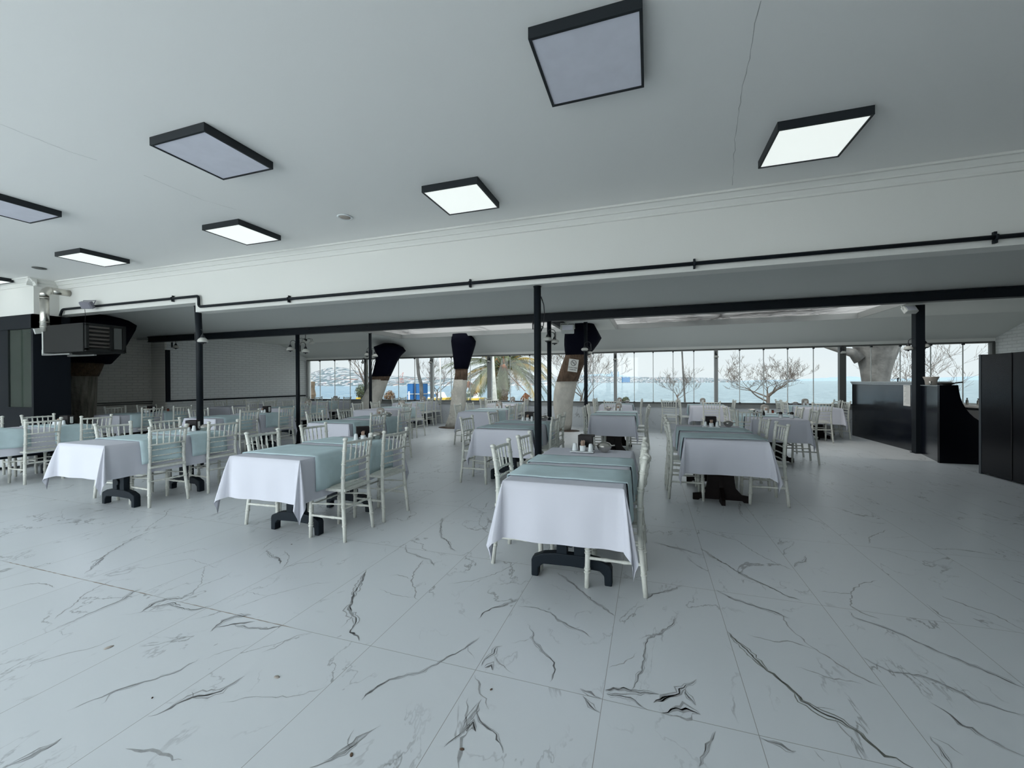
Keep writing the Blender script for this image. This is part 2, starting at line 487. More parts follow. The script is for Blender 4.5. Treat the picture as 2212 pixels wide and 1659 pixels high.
def tag(o, label=None, cat=None, group=None, kind=None):
    if label: o['label'] = label
    if cat: o['category'] = cat
    if group: o['group'] = group
    if kind: o['kind'] = kind
    return o
def thing(name, label, cat, loc=(0, 0, 0), rotz=0, group=None, kind=None):
    o = bpy.data.objects.new(name, None)
    o.empty_display_size = 0.1
    COL.objects.link(o)
    o.location = loc; o.rotation_euler = (0, 0, rotz)
    return tag(o, label, cat, group, kind)
def copy_tree(o, parent=None):
    c = o.copy(); COL.objects.link(c); c.parent = parent
    for ch in list(CHILD.get(o.name, [])):
        k = copy_tree(ch, c)
        CHILD.setdefault(c.name, []).append(k)
    return c
CHILD = {}
def kids(root):
    CHILD[root.name] = [o for o in COL.objects if o.parent == root]
    for o in CHILD[root.name]: kids(o)
def place(proto, used, loc, rotz, label, group):
    """first use takes the prototype itself, later ones are copies with their parts"""
    if used[0]:
        r = copy_tree(proto)
    else:
        r = proto; used[0] = True
    r.location = loc; r.rotation_euler = (0, 0, rotz)
    r['label'] = label; r['group'] = group
    return r
exec_order = None
# ================================================================ SETTING
XL, XR, YW = -12.8, 7.76, 13.0
YB = -4.0          # rear edge of the roof, open behind the camera
ZC = 3.35

# floor with marble tiles; visible large veins are inlaid as coplanar ribbons
fm = MB()
def rect(mb, x0, x1, y0, y1, z):
    mb.quad((x0, y0, z), (x1, y0, z), (x1, y1, z), (x0, y1, z))
rect(fm, -16, 8.2, YB-1, 13.3, 0)
fm.box((-16, YB-1, -0.3), (8.2, 13.3, -0.02))
rnd = random.Random(5)
SF = 800/2212.0
def FA(x, y): return (x*SF, 1059+y*SF)
def FB(x, y): return (700+x*SF, 1059+y*SF)
def FC(x, y): return (1412+x*SF, 1059+y*SF)
def vein(org, pts, wid, mi=1, rough=1.0):
    P = []
    for p in pts:
        q = atz(*org(*p[:2]), 0)
        P.append((q.x, q.y, p[2] if len(p) > 2 else 1.0))
    out_ = []
    for i in range(len(P)-1):
        a, b = P[i], P[i+1]
        L_ = sqrt((b[0]-a[0])**2+(b[1]-a[1])**2)
        k = max(2, int(L_/0.02))
        for j in range(k):
            f = j/k
            jit = (rnd.random()-0.5)*0.015*rough if j else 0
            nx, ny = -(b[1]-a[1])/max(L_, 1e-6), (b[0]-a[0])/max(L_, 1e-6)
            out_.append((a[0]+(b[0]-a[0])*f+nx*jit, a[1]+(b[1]-a[1])*f+ny*jit, (a[2]+(b[2]-a[2])*f)*(0.55+0.9*rnd.random())))
    out_.append(P[-1])
    n = len(out_)
    wmax = max(q[2] for q in out_)
    strands = [(0.0, 1.0)] if wmax < 1.9 else [(0.0, .45), (.55, .30), (-.6, .28), (.25, .2)]
    for off, wf in strands:
        vein_strip(out_, wid, mi, off, wf)
def vein_strip(out_, wid, mi, off, wf):
    n = len(out_)
    prev = None
    fm.mi = mi
    ph = rnd.uniform(0, 6)
    for i, (x, y, ww) in enumerate(out_):
        dx = out_[min(i+1, n-1)][0]-out_[max(i-1, 0)][0]; dy = out_[min(i+1, n-1)][1]-out_[max(i-1, 0)][1]
        l = sqrt(dx*dx+dy*dy) or 1
        taper = min(1, i/3+0.15, (n-1-i)/3+0.15)
        h = wid*ww*taper*.34*wf
        if off:
            o_ = off*wid*ww*taper*(.7+.5*sin(i*.35+ph))+rnd.uniform(-.0015, .0015)
            x, y = x-dy/l*o_, y+dx/l*o_
        a = fm.bm.verts.new((x-dy/l*h, y+dx/l*h, 0.0006)); b = fm.bm.verts.new((x+dy/l*h, y-dx/l*h, 0.0006))
        if prev: fm.face([prev[0], prev[1], b, a])
        prev = (a, b)
    fm.mi = 0
# left field
vein(FA, [(895,245,.6),(800,285,1),(690,350,1),(625,390,1.4),(600,410,1.5),(520,440,.5)], .016)
vein(FA, [(625,390,1),(600,420,1.6),(545,465,.9),(505,500,.5)], .016)
vein(FA, [(1005,120),(990,150),(900,210),(870,245)], .008)
vein(FA, [(0,600),(150,565),(230,555),(300,570,1.6),(330,580,.5)], .010)
vein(FA, [(690,530,.6),(560,590),(480,640,1.4),(440,685,1),(390,715,1),(325,770,.6)], .009)
vein(FA, [(845,590,1),(790,610,2.2),(740,650,1.4),(640,690,1),(300,840,.5)], .010)
vein(FA, [(1090,645,2.2),(1000,650,2.5),(930,670,2),(860,715,1.4),(840,730,.6)], .012)
vein(FA, [(880,700,1),(960,690,2.6),(1030,670,1.5),(1080,690,1)], .012)
vein(FA, [(1000,680,1),(1100,710,1.5),(1180,712,2),(1250,690,1.8)], .010)
vein(FA, [(1500,745,2.2),(1400,755,2.5),(1330,780,2),(1270,830,1.2),(1255,845,.5)], .012)
vein(FA, [(1290,820,1),(1390,800,2.4),(1460,795,1.4),(1520,785,1)], .012)
vein(FA, [(1400,800,1),(1480,825,1.6),(1600,830,2),(1690,805,2)], .010)
vein(FA, [(720,748),(860,725),(1050,715)], .004)
vein(FA, [(1950,395,.5),(1870,430,1),(1790,435,1.4),(1690,465,.6)], .008)
vein(FA, [(1590,355,1.2),(1620,395,1.8),(1670,410,2),(1675,440,1)], .011)
vein(FA, [(1700,360),(1725,400),(1710,440),(1685,468)], .008)
vein(FA, [(1560,355,.7),(1620,310,1.2),(1720,265,1.2)], .007)
vein(FA, [(1190,1005,.6),(1080,1075,1),(1000,1105,1),(830,1155,1.3),(730,1185,1.6),(650,1215,1.3),(560,1250,.8),(400,1320,.4)], .010)
vein(FA, [(740,1180,1),(655,1220,1),(635,1255,.7),(600,1280,.4)], .008)
vein(FA, [(1460,1110,.5),(1400,1150,1.2),(1320,1200,1.6),(1250,1220,2.4),(1150,1235,2.8),(1090,1260,1.5),(980,1320,1.2),(885,1352,.7)], .014)
vein(FA, [(1150,1235,1),(1145,1205,.8)], .010)
vein(FA, [(730,865,.5),(600,925,1),(500,955,.8),(400,975,.8),(300,1005,1),(190,1040,1.2),(150,1075,.6)], .008)
vein(FA, [(1960,1165,.6),(1880,1200,1),(1780,1225,.7),(1650,1240,1),(1500,1235,.8),(1300,1275,.5)], .005)
vein(FA, [(370,1480,1),(330,1510,1.5),(240,1550,2),(120,1615,1.6),(20,1659,1)], .011)
vein(FA, [(750,1545,.8),(850,1560,1.6),(940,1560,1.5),(1000,1580,1.6),(1030,1615,1),(1085,1610,1)], .012)
vein(FA, [(2210,1440,1),(2140,1500,1.2),(2090,1540,1.6),(1980,1610,1.5),(1850,1659,.8)], .010)
vein(FA, [(2090,1535,1),(2080,1490,1.3),(2115,1430,.6)], .008)
vein(FA, [(1500,925,.5),(1400,945,1),(1310,975,.9),(1220,1010,.5)], .006)
vein(FA, [(1870,845,.6),(1770,870,1),(1700,900,1.2),(1640,945,.8),(1560,970,.4)], .008)
vein(FA, [(1390,712,.6),(1500,670,1),(1620,625,1),(1760,590,.9),(1870,560,1),(1980,548,.5)], .006)
vein(FA, [(1480,605,.8),(1520,620,1),(1600,628,1)], .005)
vein(FA, [(1300,465,.6),(1130,410,1),(880,465,1),(780,460,.8)], .005)
vein(FA, [(1230,450,1),(1210,510,1.2),(1200,560,1),(1160,600,1),(1130,640,.8)], .006)
# middle field
vein(FB, [(252,475,1),(215,550,1.8),(175,620,1.6),(165,660,1.2),(145,700,2),(165,740,2),(190,770,1.6),(185,800,1),(155,850,1.4),(200,870,1.4),(210,900,1)], .017)
vein(FB, [(175,740,1),(135,790,1),(95,825,.4)], .008)
vein(FB, [(705,165,1.2),(695,230,1.4),(700,280,1.2),(745,310,1.5),(760,350,1),(795,365,.6)], .012)
vein(FB, [(485,325,1),(495,370,1.4),(560,395,1.6),(640,415,1),(655,450,1.6)], .010)
vein(FB, [(590,420,1),(545,480,1.2),(520,540,1.2),(545,600,1),(540,640,1),(570,655,.6)], .010)
vein(FB, [(520,530,1),(440,505,1.2),(390,510,.5)], .008)
vein(FB, [(330,590,.5),(400,620,1),(470,635,.9),(540,640,.8)], .006)
vein(FB, [(1160,425,.6),(1060,485,1),(960,520,1),(890,540,1),(740,560,.5)], .008)
vein(FB, [(1165,645,.8),(1120,670,1.4),(1070,690,2),(1000,705,1.8),(960,725,1.2),(920,770,.5)], .013)
vein(FB, [(1165,645,.7),(1240,680,.6)], .005)
vein(FB, [(1160,690,.6),(1280,705,1),(1350,730,1),(1400,780,1.4),(1490,825,1.4),(1560,850,1),(1605,885,.5)], .009)
vein(FB, [(1490,825,1),(1530,815,.7)], .007)
vein(FB, [(1390,490,.8),(1450,530,1.1),(1530,600,1.4),(1620,670,1.5),(1735,750,1.6)], .010)
vein(FB, [(850,85),(950,130),(930,170),(925,200),(965,245),(1000,260)], .007)
vein(FB, [(925,190),(850,180)], .005)
vein(FB, [(1215,800,.6),(1250,850,1),(1240,880,1.4),(1280,930,1.5),(1330,990,1.4),(1375,1030,1.5),(1380,1070,1.2),(1365,1120,1),(1350,1145,.5)], .009)
vein(FB, [(1240,880,1),(1200,900,.9),(1115,912,.4)], .006)
vein(FB, [(930,880,.5),(870,920,1),(820,955,1.2),(760,985,1.4),(690,1025,1.2),(600,1080,1),(500,1100,1.2),(390,1130,1.4),(320,1170,1.8),(250,1220,1.4),(225,1255,.6)], .012)
vein(FB, [(860,930,1),(860,960,.9),(900,1010,.5)], .007)
vein(FB, [(1065,930,1.4),(1030,935,1.6),(1015,975,1.6),(960,1010,1.2),(940,1050,1)], .010)
vein(FB, [(1015,985,1),(1035,1020,1.2),(1075,1050,1),(1140,1100,.4)], .009)
vein(FB, [(960,1060,2.5),(1000,1045,3.2),(1005,1075,2.2)], .016)
vein(FB, [(900,1105,.6),(930,1160,1.2),(930,1215,1),(970,1245,1.4),(985,1310,.7)], .009)
vein(FB, [(940,1250,1.4),(910,1310,1.6),(850,1380,1.2),(830,1430,1),(780,1480,1),(715,1535,.6)], .012)
vein(FB, [(910,1320,1),(930,1380,1.5),(1010,1440,1.3),(1050,1510,1.2),(1070,1570,1.4)], .010)
vein(FB, [(850,1440,2.2),(890,1390,3),(905,1440,2.4)], .020)
vein(FB, [(860,1240,.6),(855,1320,1.6),(835,1400,1)], .010)
vein(FB, [(860,1440,1.4),(820,1480,1.6),(815,1570,1.4),(805,1659,1.6)], .013)
vein(FB, [(1545,1230,1.4),(1590,1290,2.2),(1650,1330,1.4)], .014)
vein(FB, [(1530,1185,1),(1590,1210,2),(1660,1245,.7)], .015)
vein(FB, [(1680,1195,3.5),(1760,1195,2.2),(1860,1205,1.6),(2000,1220,1)], .016)
vein(FB, [(1690,1215,3),(1740,1225,2),(1830,1240,1),(1930,1310,.7)], .012)
vein(FB, [(1930,660,.8),(1960,620,1.5),(2060,600,1.2),(2140,570,1.4)], .009)
vein(FB, [(2110,755,.5),(2070,810,1.5),(2000,860,1.4),(1930,890,1.4),(1915,960,1.4),(1900,1060,1.6),(1870,1140,1.3),(1840,1190,.8)], .008)
vein(FB, [(1700,1060,1),(1790,1035,1),(1870,970,.6)], .006)
vein(FB, [(0,1620,1),(80,1570,1),(150,1530,1.5),(230,1460,1),(340,1405,.5)], .009)
# right field
vein(FC, [(440,845,1.2),(520,920,1.8),(620,1020,2.2),(660,1060,1.4),(760,1140,1.2),(820,1190,1.5),(880,1260,1.7),(960,1305,2),(1080,1360,1.8),(1200,1430,1.2),(1290,1510,1.4),(1380,1590,1.8),(1450,1600,1),(1550,1659,1.6)], .013, 2)
vein(FC, [(1080,1360,1),(1120,1420,1),(1180,1480,1),(1195,1530,.6)], .009)
vein(FC, [(280,345,.9),(340,390,1.2),(400,425,1.6),(500,485,1),(560,520,1.3),(640,555,1.4),(720,590,1),(790,630,1),(885,662,.8)], .011, 2)
vein(FC, [(640,555,1),(670,605,.5)], .006)
vein(FC, [(375,595,1),(470,650,1.5),(600,690,2),(740,735,1.8),(810,765,1)], .012)
vein(FC, [(760,740,1),(795,800,1.2),(850,860,1),(950,940,1),(1070,1015,1.2),(1180,1090,1.2),(1290,1145,1.4),(1380,1178,.8)], .009)
vein(FC, [(560,860,.6),(720,905,1.4),(800,900,1.6),(900,930,1),(960,950,.8)], .009)
vein(FC, [(850,1055,.6),(950,1085,1.3),(1080,1130,1.4),(1180,1140,1),(1250,1160,.5)], .008)
vein(FC, [(0,310,1),(130,345,1.8),(200,360,1.2),(290,390,.6)], .012)
vein(FC, [(260,225,.9),(390,270,1.2),(500,300,1),(620,380,1.1),(720,430,1),(830,478,.9)], .009)
vein(FC, [(910,390,1),(905,425,1.5),(850,435,1.5),(840,460,1)], .012)
vein(FC, [(980,600,.6),(1070,612,1),(1180,618,1),(1195,590,1.2),(1250,555,1.2),(1340,540,.6)], .010)
vein(FC, [(1185,615,1),(1175,690,1.2),(1240,730,1.5),(1350,770,1.4)], .010)
vein(FC, [(1160,720,.7),(1200,760,1.2),(1320,800,1.3),(1420,835,1.3),(1540,890,1.2),(1700,965,1.2),(1850,1025,1.4),(2000,1090,1.6),(2212,1180,1.8)], .012)
vein(FC, [(1240,995,.6),(1400,1080,1),(1620,1115,1.3),(1800,1195,1.4),(1950,1270,1.4),(2050,1300,1),(2212,1350,.6)], .010)
vein(FC, [(1640,1260,.5),(1770,1340,1.2),(1830,1400,2),(1900,1420,1.8),(2000,1490,1.2),(2212,1590,1)], .012)
vein(FC, [(1650,1470,1),(1720,1560,1.5),(1780,1659,1.6)], .010)
vein(FC, [(1660,1475,1),(1760,1520,1.3),(1850,1585,.8)], .010)
vein(FC, [(640,1480,.8),(720,1510,3),(800,1550,2),(850,1560,.8)], .014)
vein(FC, [(960,1555,1),(1020,1620,1.6)], .012)
vein(FC, [(370,1440,1.2),(340,1500,1.5),(300,1580,1.3),(270,1650,1.5)], .011)
vein(FC, [(50,1330,1.2),(140,1310,3),(230,1320,3),(280,1340,1)], .022)
vein(FC, [(0,1270,2.5),(60,1240,3),(130,1225,2.5),(180,1180,1.6),(255,1130,.6)], .016)
vein(FC, [(190,1190,1),(210,1240,2.5),(250,1285,1.6)], .016)
vein(FC, [(1090,1345-30,.6),(1020,1300,1),(960,1305,1)], .008)
vein(FC, [(1720,630,.7),(1760,650,1.2),(1900,700,1.3),(2050,750,1.2),(2212,840,1)], .010)
vein(FC, [(1630,680,1),(1700,740,1.4),(1830,795,.8)], .010)
vein(FC, [(1660,350,2),(1800,352,1),(1900,365,2),(2050,390,1)], .010)
vein(FC, [(1290,320,1),(1290,280,1.3),(1400,235,.6)], .009)
vein(FC, [(1280,335,.9),(1400,360,1),(1560,415,.7)], .008)
# rusty joint
def stain_strip(x0, x1, y, wd):
    fm.mi = 3; prev = None
    k = int((x1-x0)/.03)
    for i in range(k+1):
        x = x0+(x1-x0)*i/k; h = wd*(.3+rnd.random())*.5*min(1, i/4, (k-i)/4)
        a = fm.bm.verts.new((x, y+h, .0006)); b = fm.bm.verts.new((x, y-h, .0006))
        if prev: fm.face([prev[0], prev[1], b, a])
        prev = (a, b)
    fm.mi = 0
stain_strip(-4.9, -3.1, 1.86, .008); stain_strip(-2.95, -1.9, 1.86, .006)
fl = fm.build('floor', ['marble_tile', 'vein', 'vein_olive', 'grout_rust'], kind='structure', fixn=False)

# main ceiling and its hairline cracks
mb = MB()
mb.box((-16, YB, ZC), (8.2, 5.06, ZC+0.2))
mb.mi = 1
def crack(pts, wd=0.004):
    prev = None
    P = []
    for i in range(len(pts)-1):
        a = atz(*pts[i], ZC); b = atz(*pts[i+1], ZC)
        k = max(1, int((b-a).length/0.06))
        for j in range(k):
            q = a.lerp(b, j/k); q.x += (rnd.random()-.5)*0.012; q.y += (rnd.random()-.5)*0.012; P.append(q)
    P.append(atz(*pts[-1], ZC))
    for i, q in enumerate(P):
        d = P[min(i+1, len(P)-1)]-P[max(i-1, 0)]; d.z = 0; d.normalize()
        h = wd*(0.4+0.8*rnd.random())/2
        a = mb.bm.verts.new((q.x-d.y*h, q.y+d.x*h, ZC-0.0008)); b = mb.bm.verts.new((q.x+d.y*h, q.y-d.x*h, ZC-0.0008))
        if prev: mb.face([prev[0], prev[1], b, a])
        prev = (a, b)
crack([(1642,0),(1622,110),(1600,210),(1588,300),(1582,400)])
crack([(0,268),(80,300),(150,328),(210,346)])
crack([(310,378),(380,408),(440,432),(512,453)])
mb.build('ceiling', ['plaster_ceiling', 'crack'], kind='structure', fixn=False)

# downstand beam wall with its stepped underside
mb = MB()
mb.box((-7.06, 4.85, 2.575), (XR, 5.05, ZC))
mb.box((-13.4, 4.85, 2.73), (-7.06, 5.05, ZC))
mb.build('wall_beam', 'plaster', kind='structure')
mb = MB()   # crown moulding along the wall
pr_ = [(4.85, ZC), (4.73, ZC), (4.73, ZC-0.022), (4.755, ZC-0.024), (4.79, ZC-0.06), (4.79, ZC-0.072), (4.81, ZC-0.074), (4.832, ZC-0.11), (4.832, ZC-0.135), (4.85, ZC-0.14)]
mb.prism(pr_, -10.73, XR, 'x')
mb.prism([(-y+4.85-10.73, z) for y, z in pr_][::-1], 4.4, 4.85, 'y')
mb.prism([(y-0.35, z) for y, z in pr_], -14, -10.62, 'x')
mb.build('trim_cornice', 'plaster', kind='structure')

# sloping lining behind the beam, flat roof over the window side, slope down to the window head
def slab(mb, y0, z0, y1, z1, x0, x1, th=0.12):
    mb.prism([(y0, z0), (y1, z1), (y1, z1+th), (y0, z0+th)], x0, x1, 'x')
mb = MB()
slab(mb, 5.0, 3.05, 7.62, 2.66, -14, XR)
mb.box((-14, 5.05, 3.05), (XR, 5.07, 3.5))
mb.build('ceiling_lining', 'roof_lining', kind='structure')
ZB = 2.82
YK = 11.66
SK = [(-7.55, -2.28), (-0.86, 4.52)]      # the two roof lights, X ranges
YS0, YS1 = 8.15, 11.55
mb = MB()
mb.box((-14, 7.62, ZB), (XR, YS0, ZB+0.12))
mb.box((-14, YS1, ZB), (XR, YK+0.02, ZB+0.12))
xs = [-14, SK[0][0], SK[0][1], SK[1][0], SK[1][1], XR]
for i in (0, 2, 4):
    mb.box((xs[i], YS0, ZB), (xs[i+1], YS1, ZB+0.12))
mb.box((-14, 7.60, 2.60), (XR, 7.64, ZB+0.1))
slab(mb, YK, ZB, 13.05, 2.36, -14, XR)
mb.build('ceiling_roof', 'roof_lining', kind='structure')
for i, (a, b) in enumerate(SK):
    t_ = thing('window_%d' % (20+i), None, None, (0, 0, 0), kind='structure')
    mb = MB(); rect(mb, a-0.03, b+0.03, YS0-0.03, YS1+0.03, ZB+0.124)
    mb.build('glass_pane', 'roof_sheet', t_)
    mb = MB()
    for x in (a, b): mb.box((x-0.02, YS0, ZB-0.012), (x+0.02, YS1, ZB+0.119))
    for y in (YS0, YS1): mb.box((a, y-0.02, ZB-0.012), (b, y+0.02, ZB+0.119))
    mb.build('window_frame', 'alu', t_)
# steel beam under the joint of the two roofs
mb = MB(); mb.box((-12.75, 7.52, 2.53), (XR, 7.62, 2.665)); mb.box((-12.75, 7.50, 2.52), (XR, 7.64, 2.535)); mb.box((-12.75, 7.50, 2.65), (XR, 7.64, 2.665))
for k in range(26):
    mb.tube([(-12+k*0.78, 7.49, 2.62), (-12+k*0.78, 7.53, 2.62)], 0.008, 6)
mb.build('steel_beam', 'charcoal', kind='structure')
mb = MB(); mb.box((-1.95, 7.62, 2.60), (-1.88, 10.3, 2.78)); mb.build('trim_roof_rib', 'charcoal', kind='structure')

# brick end walls
mb = MB(); mb.box((XL-0.2, 8.0, 0), (XL, 13.2, 3.3)); mb.build('wall_left', 'brick_white', kind='structure')
mb = MB(); mb.box((XL, 8.0, 0.90), (XL+0.035, 12.9, 0.945)); mb.box((XL-0.02, 7.96, 0.90), (XL+0.05, 8.06, 2.35))
mb.build('trim_left_rail', 'navy', kind='structure')
mb = MB(); mb.box((-13.6, 4.9, 0), (-13.35, 8.0, 3.3)); mb.box((-13.6, 7.95, 0), (XL, 8.0, 3.3)); mb.build('wall_left_alcove', 'brick_grey', kind='structure')
mb = MB(); mb.box((-13.35, 5.0, 0.90), (-13.30, 7.96, 0.93)); mb.box((-13.35, 5.0, 0.85), (-13.32, 7.96, 0.875)); mb.build('trim_alcove_rail', 'alu_dark', kind='structure')
mb = MB(); mb.box((XR, YB, 0), (XR+0.2, 13.2, 3.6)); mb.build('wall_right', 'brick_white', kind='structure')
# rear wall portion and left end of front room
mb = MB(); mb.box((-0.8, YB-0.2, 0), (XR+0.2, YB, 3.5)); mb.box((-16, YB, 0), (-15.8, 4.5, 3.5)); mb.build('wall_back', 'plaster', kind='structure')

# shop front at the left end of the front room
XP = -10.73
t_ = thing('wall_shop_front', None, None, (0, 0, 0), kind='structure')
mb = MB(); mb.box((-15.8, 4.5, 2.69), (XP, 4.86, ZC)); mb.build('upper_wall', 'plaster', t_)
mb = MB()
mb.box((-15.8, 4.48, 2.44), (XP+0.012, 4.87, 2.70))
mb.box((-15.8, 4.5, 0), (-11.58, 4.86, 2.45)); mb.box((-11.6, 4.53, 0), (XP, 4.86, 0.9))
mb.box((XP-0.05, 4.48, 0), (XP+0.012, 5.0, 2.70))
mb.box((-11.62, 4.49, 0), (XP, 4.53, 0.98))
mb.build('dark_frame', 'navy', t_)
mb = MB(); mb.box((-11.58, 4.50, 0.98), (-11.155, 4.515, 2.44)); mb.build('glass_pane', 'glass_green', t_)
mb = MB(); mb.box((-11.15, 4.50, 0.98), (XP-0.05, 4.515, 2.44)); mb.build('glass_pane', 'glass_green', t_)
mb = MB(); mb.box((-11.6, 4.84, 0.9), (XP-0.05, 4.86, 2.5)); mb.build('inner_wall', 'shop_backing', t_)

# low wall, sill, mullions, glass
mb = MB()
mb.box((XL, YW, 0), (XR, YW+0.18, 0.64))
mb.mi = 1
mb.box((XL, YW-0.03, 0.64), (XR, YW+0.2, 0.66))
mb.box((XL, YW-0.01, 0.66), (XR, YW+0.15, 0.73))
mb.box((XL, YW-0.04, 0.73), (XR, YW+0.16, 0.745))
mb.mi = 2
mb.box((XL, YW-0.02, 0.75), (XR, YW+0.14, 0.785))
mb.build('wall_window', ['marble_tile', 'alu', 'alu_dark'], kind='structure')
mb = MB()
mb.box((XL, YW-0.02, 2.27), (XR, YW+0.14, 2.31))
mb.mi = 1
mb.box((XL, YW-0.03, 2.31), (XR, YW+0.2, 2.50))
mb.build('trim_window_head', ['alu_dark', 'plaster'], kind='structure')
mull = [XL, -10.05, -7.29, -5.11, -1.008, 1.769, 4.749, XR]
panes = [[-12.19, -11.483, -10.775], [-9.35, -8.649, -7.98], [-6.536, -5.821], [-4.392, -3.711, -3.05, -2.37, -1.676],
         [-0.455, 0.083, 0.633, 1.191], [2.365, 2.952, 3.522, 4.115], [5.371, 5.97, 6.576, 7.194]]
for i in range(7):
    t_ = thing('window_%d' % (i+1), None, None, (0, 0, 0), kind='structure')
    a, b = mull[i], mull[i+1]
    mb = MB()
    wd = 0.07 if i in (3, 6) else 0.045
    if i: mb.box((a-wd, YW-0.03, 0.78), (a+wd, YW+0.1, 2.28))
    else: mb.box((a, YW-0.03, 0.78), (a+0.06, YW+0.1, 2.28))
    if i == 6: mb.box((b-0.06, YW-0.03, 0.78), (b, YW+0.1, 2.28))
    mb.build('window_mullion', 'alu_dark' if i in (1, 6) else 'alu', t_)
    e = [a+wd]+panes[i]+[b-0.045]
    for k in range(len(e)-1):
        mb = MB(); mb.box((e[k]+0.004, YW+0.03, 0.785), (e[k+1]-0.004, YW+0.038, 2.27)); mb.build('glass_pane', 'glass', t_)
    mb = MB()
    for x in panes[i]: mb.box((x-0.009, YW+0.025, 0.785), (x+0.009, YW+0.045, 2.27))
    mb.build('pane_seal', 'plastic_white', t_)
    mb = MB()
    for x in panes[i]:
        mb.box((x-0.022, YW-0.01, 0.72), (x+0.022, YW+0.05, 0.80)); mb.box((x-0.018, YW-0.01, 2.24), (x+0.018, YW+0.05, 2.30))
    mb.build('pane_clip', 'charcoal', t_)

# ---------------------------------------------------------------- outside
mb = MB(); mb.quad((-6000, 26, -1.8), (7000, 26, -1.8), (7000, 8000, -1.8), (-6000, 8000, -1.8)); mb.build('sea', 'sea_water', kind='structure')
mb = MB(); mb.box((-80, 13.2, -2.5), (80, 26, -0.25)); mb.build('ground_waterside', 'ground', kind='structure')
mb = MB(); mb.box((-60, -50, -0.4), (60, YB-1, -0.05)); mb.build('ground_terrace', 'terrace', kind='structure')
# ================================================================ POSTS AND PIPES
def post(x, y, z1, r, label, square=False, kink=0):
    t_ = thing('support_post', label, 'post', (x, y, 0), 0, 'dark steel posts')
    mb = MB()
    if square: mb.box((-r, -r, 0), (r, r, z1))
    elif kink:
        mb.tube([(0, 0, 0), (0, 0, z1-0.5), (-kink, 0, z1)], [r, r, r*1.02], 20)
    else: mb.tube([(0, 0, 0), (0, 0, z1)], r, 20)
    mb.build('shaft', 'charcoal', t_)
    mb = MB()
    if square: mb.box((-r-.02, -r-.02, 0), (r+.02, r+.02, .012))
    else: mb.lathe([(r+.03, 0), (r+.03, .01), (r+.004, .014), (r+.002, .03)], seg=20)
    mb.build('base_plate', 'charcoal', t_)
    if not square:
        mb = MB(); mb.lathe([(r+.006, z1-.012), (r+.006, z1), (r*.5, z1+.004)], seg=20, c=(-kink, 0, 0)); mb.build('cap', 'charcoal', t_)
    return t_
post(-7.14, 4.96, 2.70, .048, 'round dark post with a bent wire, under the stepped end of the white beam wall', kink=.03)
p_ = post(-1.312, 4.96, 2.575, .044, 'tall round dark post beside the steel bowl table, under the white beam wall')
mb = MB(); mb.tube([(.04, .02, 2.45), (.075, .02, 2.35), (.085, .02, 2.22), (.07, .02, 2.1), (.04, .02, 2.02)], .006, 6); mb.build('cable_loop', 'cable', p_)
post(-7.72, 7.57, 2.52, .044, 'round dark post with two bell lamps, under the steel beam near the brick wall')
post(-1.78, 7.57, 2.52, .04, 'round dark post with two round lamps, under the steel beam before the leaning trunks')
post(-7.57, 10.0, ZB, .042, 'round dark post with two bell lamps beside the leftmost wrapped trunk')
post(-1.46, 10.0, ZB, .044, 'round dark post with a low lamp, in front of the no-smoking trunk')
post(4.86, 10.0, ZB, .07, 'square dark post standing at the black bar counter', square=True)

PY, PR = 4.81, 0.021
za = aty(2212, 507, PY).z
def pipe(name, pts, r, label, clamps, matn='charcoal', smooth=True):
    t_ = thing(name, label, 'pipe', (0, 0, 0), 0)
    # rounded corners
    P = [Vector(p) for p in pts]; Q = [P[0]]
    for i in range(1, len(P)-1):
        a = (P[i-1]-P[i]).normalized(); b = (P[i+1]-P[i]).normalized(); c = min(.05, (P[i-1]-P[i]).length*.45, (P[i+1]-P[i]).length*.45)
        for f in range(6):
            s_ = f/5; Q.append((P[i]+a*c)*(1-s_)**2+P[i]*2*s_*(1-s_)+(P[i]+b*c)*s_**2)
    Q.append(P[-1])
    mb = MB(); mb.tube(Q, r, 12); mb.build('tube', matn, t_)
    for c in clamps:
        c = Vector(c)
        mb = MB(); mb.tube([c-Vector((.012, 0, 0)), c+Vector((.012, 0, 0))], r+.008, 12); mb.box(c+Vector((-.01, 0, r)), c+Vector((.01, .03, r+.03))); mb.box(c+Vector((-.01, -.01, -r-.03)), c+Vector((.01, .03, -r)))
        mb.build('clamp', 'charcoal', t_)
    return t_
xk = -6.93
pz = lambda x, y: aty(x, y, PY)
clR = [pz(623, 647), pz(1015, 612), pz(1500, 570), pz(2151, 513)]
pipe('sprinkler_pipe', [(XR, PY, za), (xk, PY, za), (xk, PY, za+.175), (-10.55, PY, za+.175), (-10.62, PY, za+.06)], PR,
     'long dark pipe clamped along the foot of the white beam wall', [(c.x, PY, za) for c in clR]+[(-7.55, PY, za+.175)])

# ================================================================ CEILING PANELS
def panel(x, y, on, label):
    t_ = thing('ceiling_panel', label, 'ceiling light', (x, y, ZC), 0, 'square ceiling light panels')
    s = .30
    mb = MB()
    for a, b in (((-s, -s), (s, -s+.016)), ((-s, s-.016), (s, s)), ((-s, -s+.016), (-s+.016, s-.016)), ((s-.016, -s+.016), (s, s-.016))):
        mb.box((a[0], a[1], -.066), (b[0], b[1], -.001))
    mb.build('frame', 'charcoal_frame', t_)
    mb = MB(); mb.box((-s+.016, -s+.016, -.060), (s-.016, s-.016, -.05)); mb.build('diffuser', 'panel_lit' if on else 'panel_off', t_)
zp = ZC-.066
def pc(pts):
    q = [atz(*p, zp) for p in pts]; return sum((v.x for v in q))/len(q), sum((v.y for v in q))/len(q)
A_ = pc([(1139.2,86.4),(1392.9,18.1),(1391.5,188.1),(1190.8,230.9)])
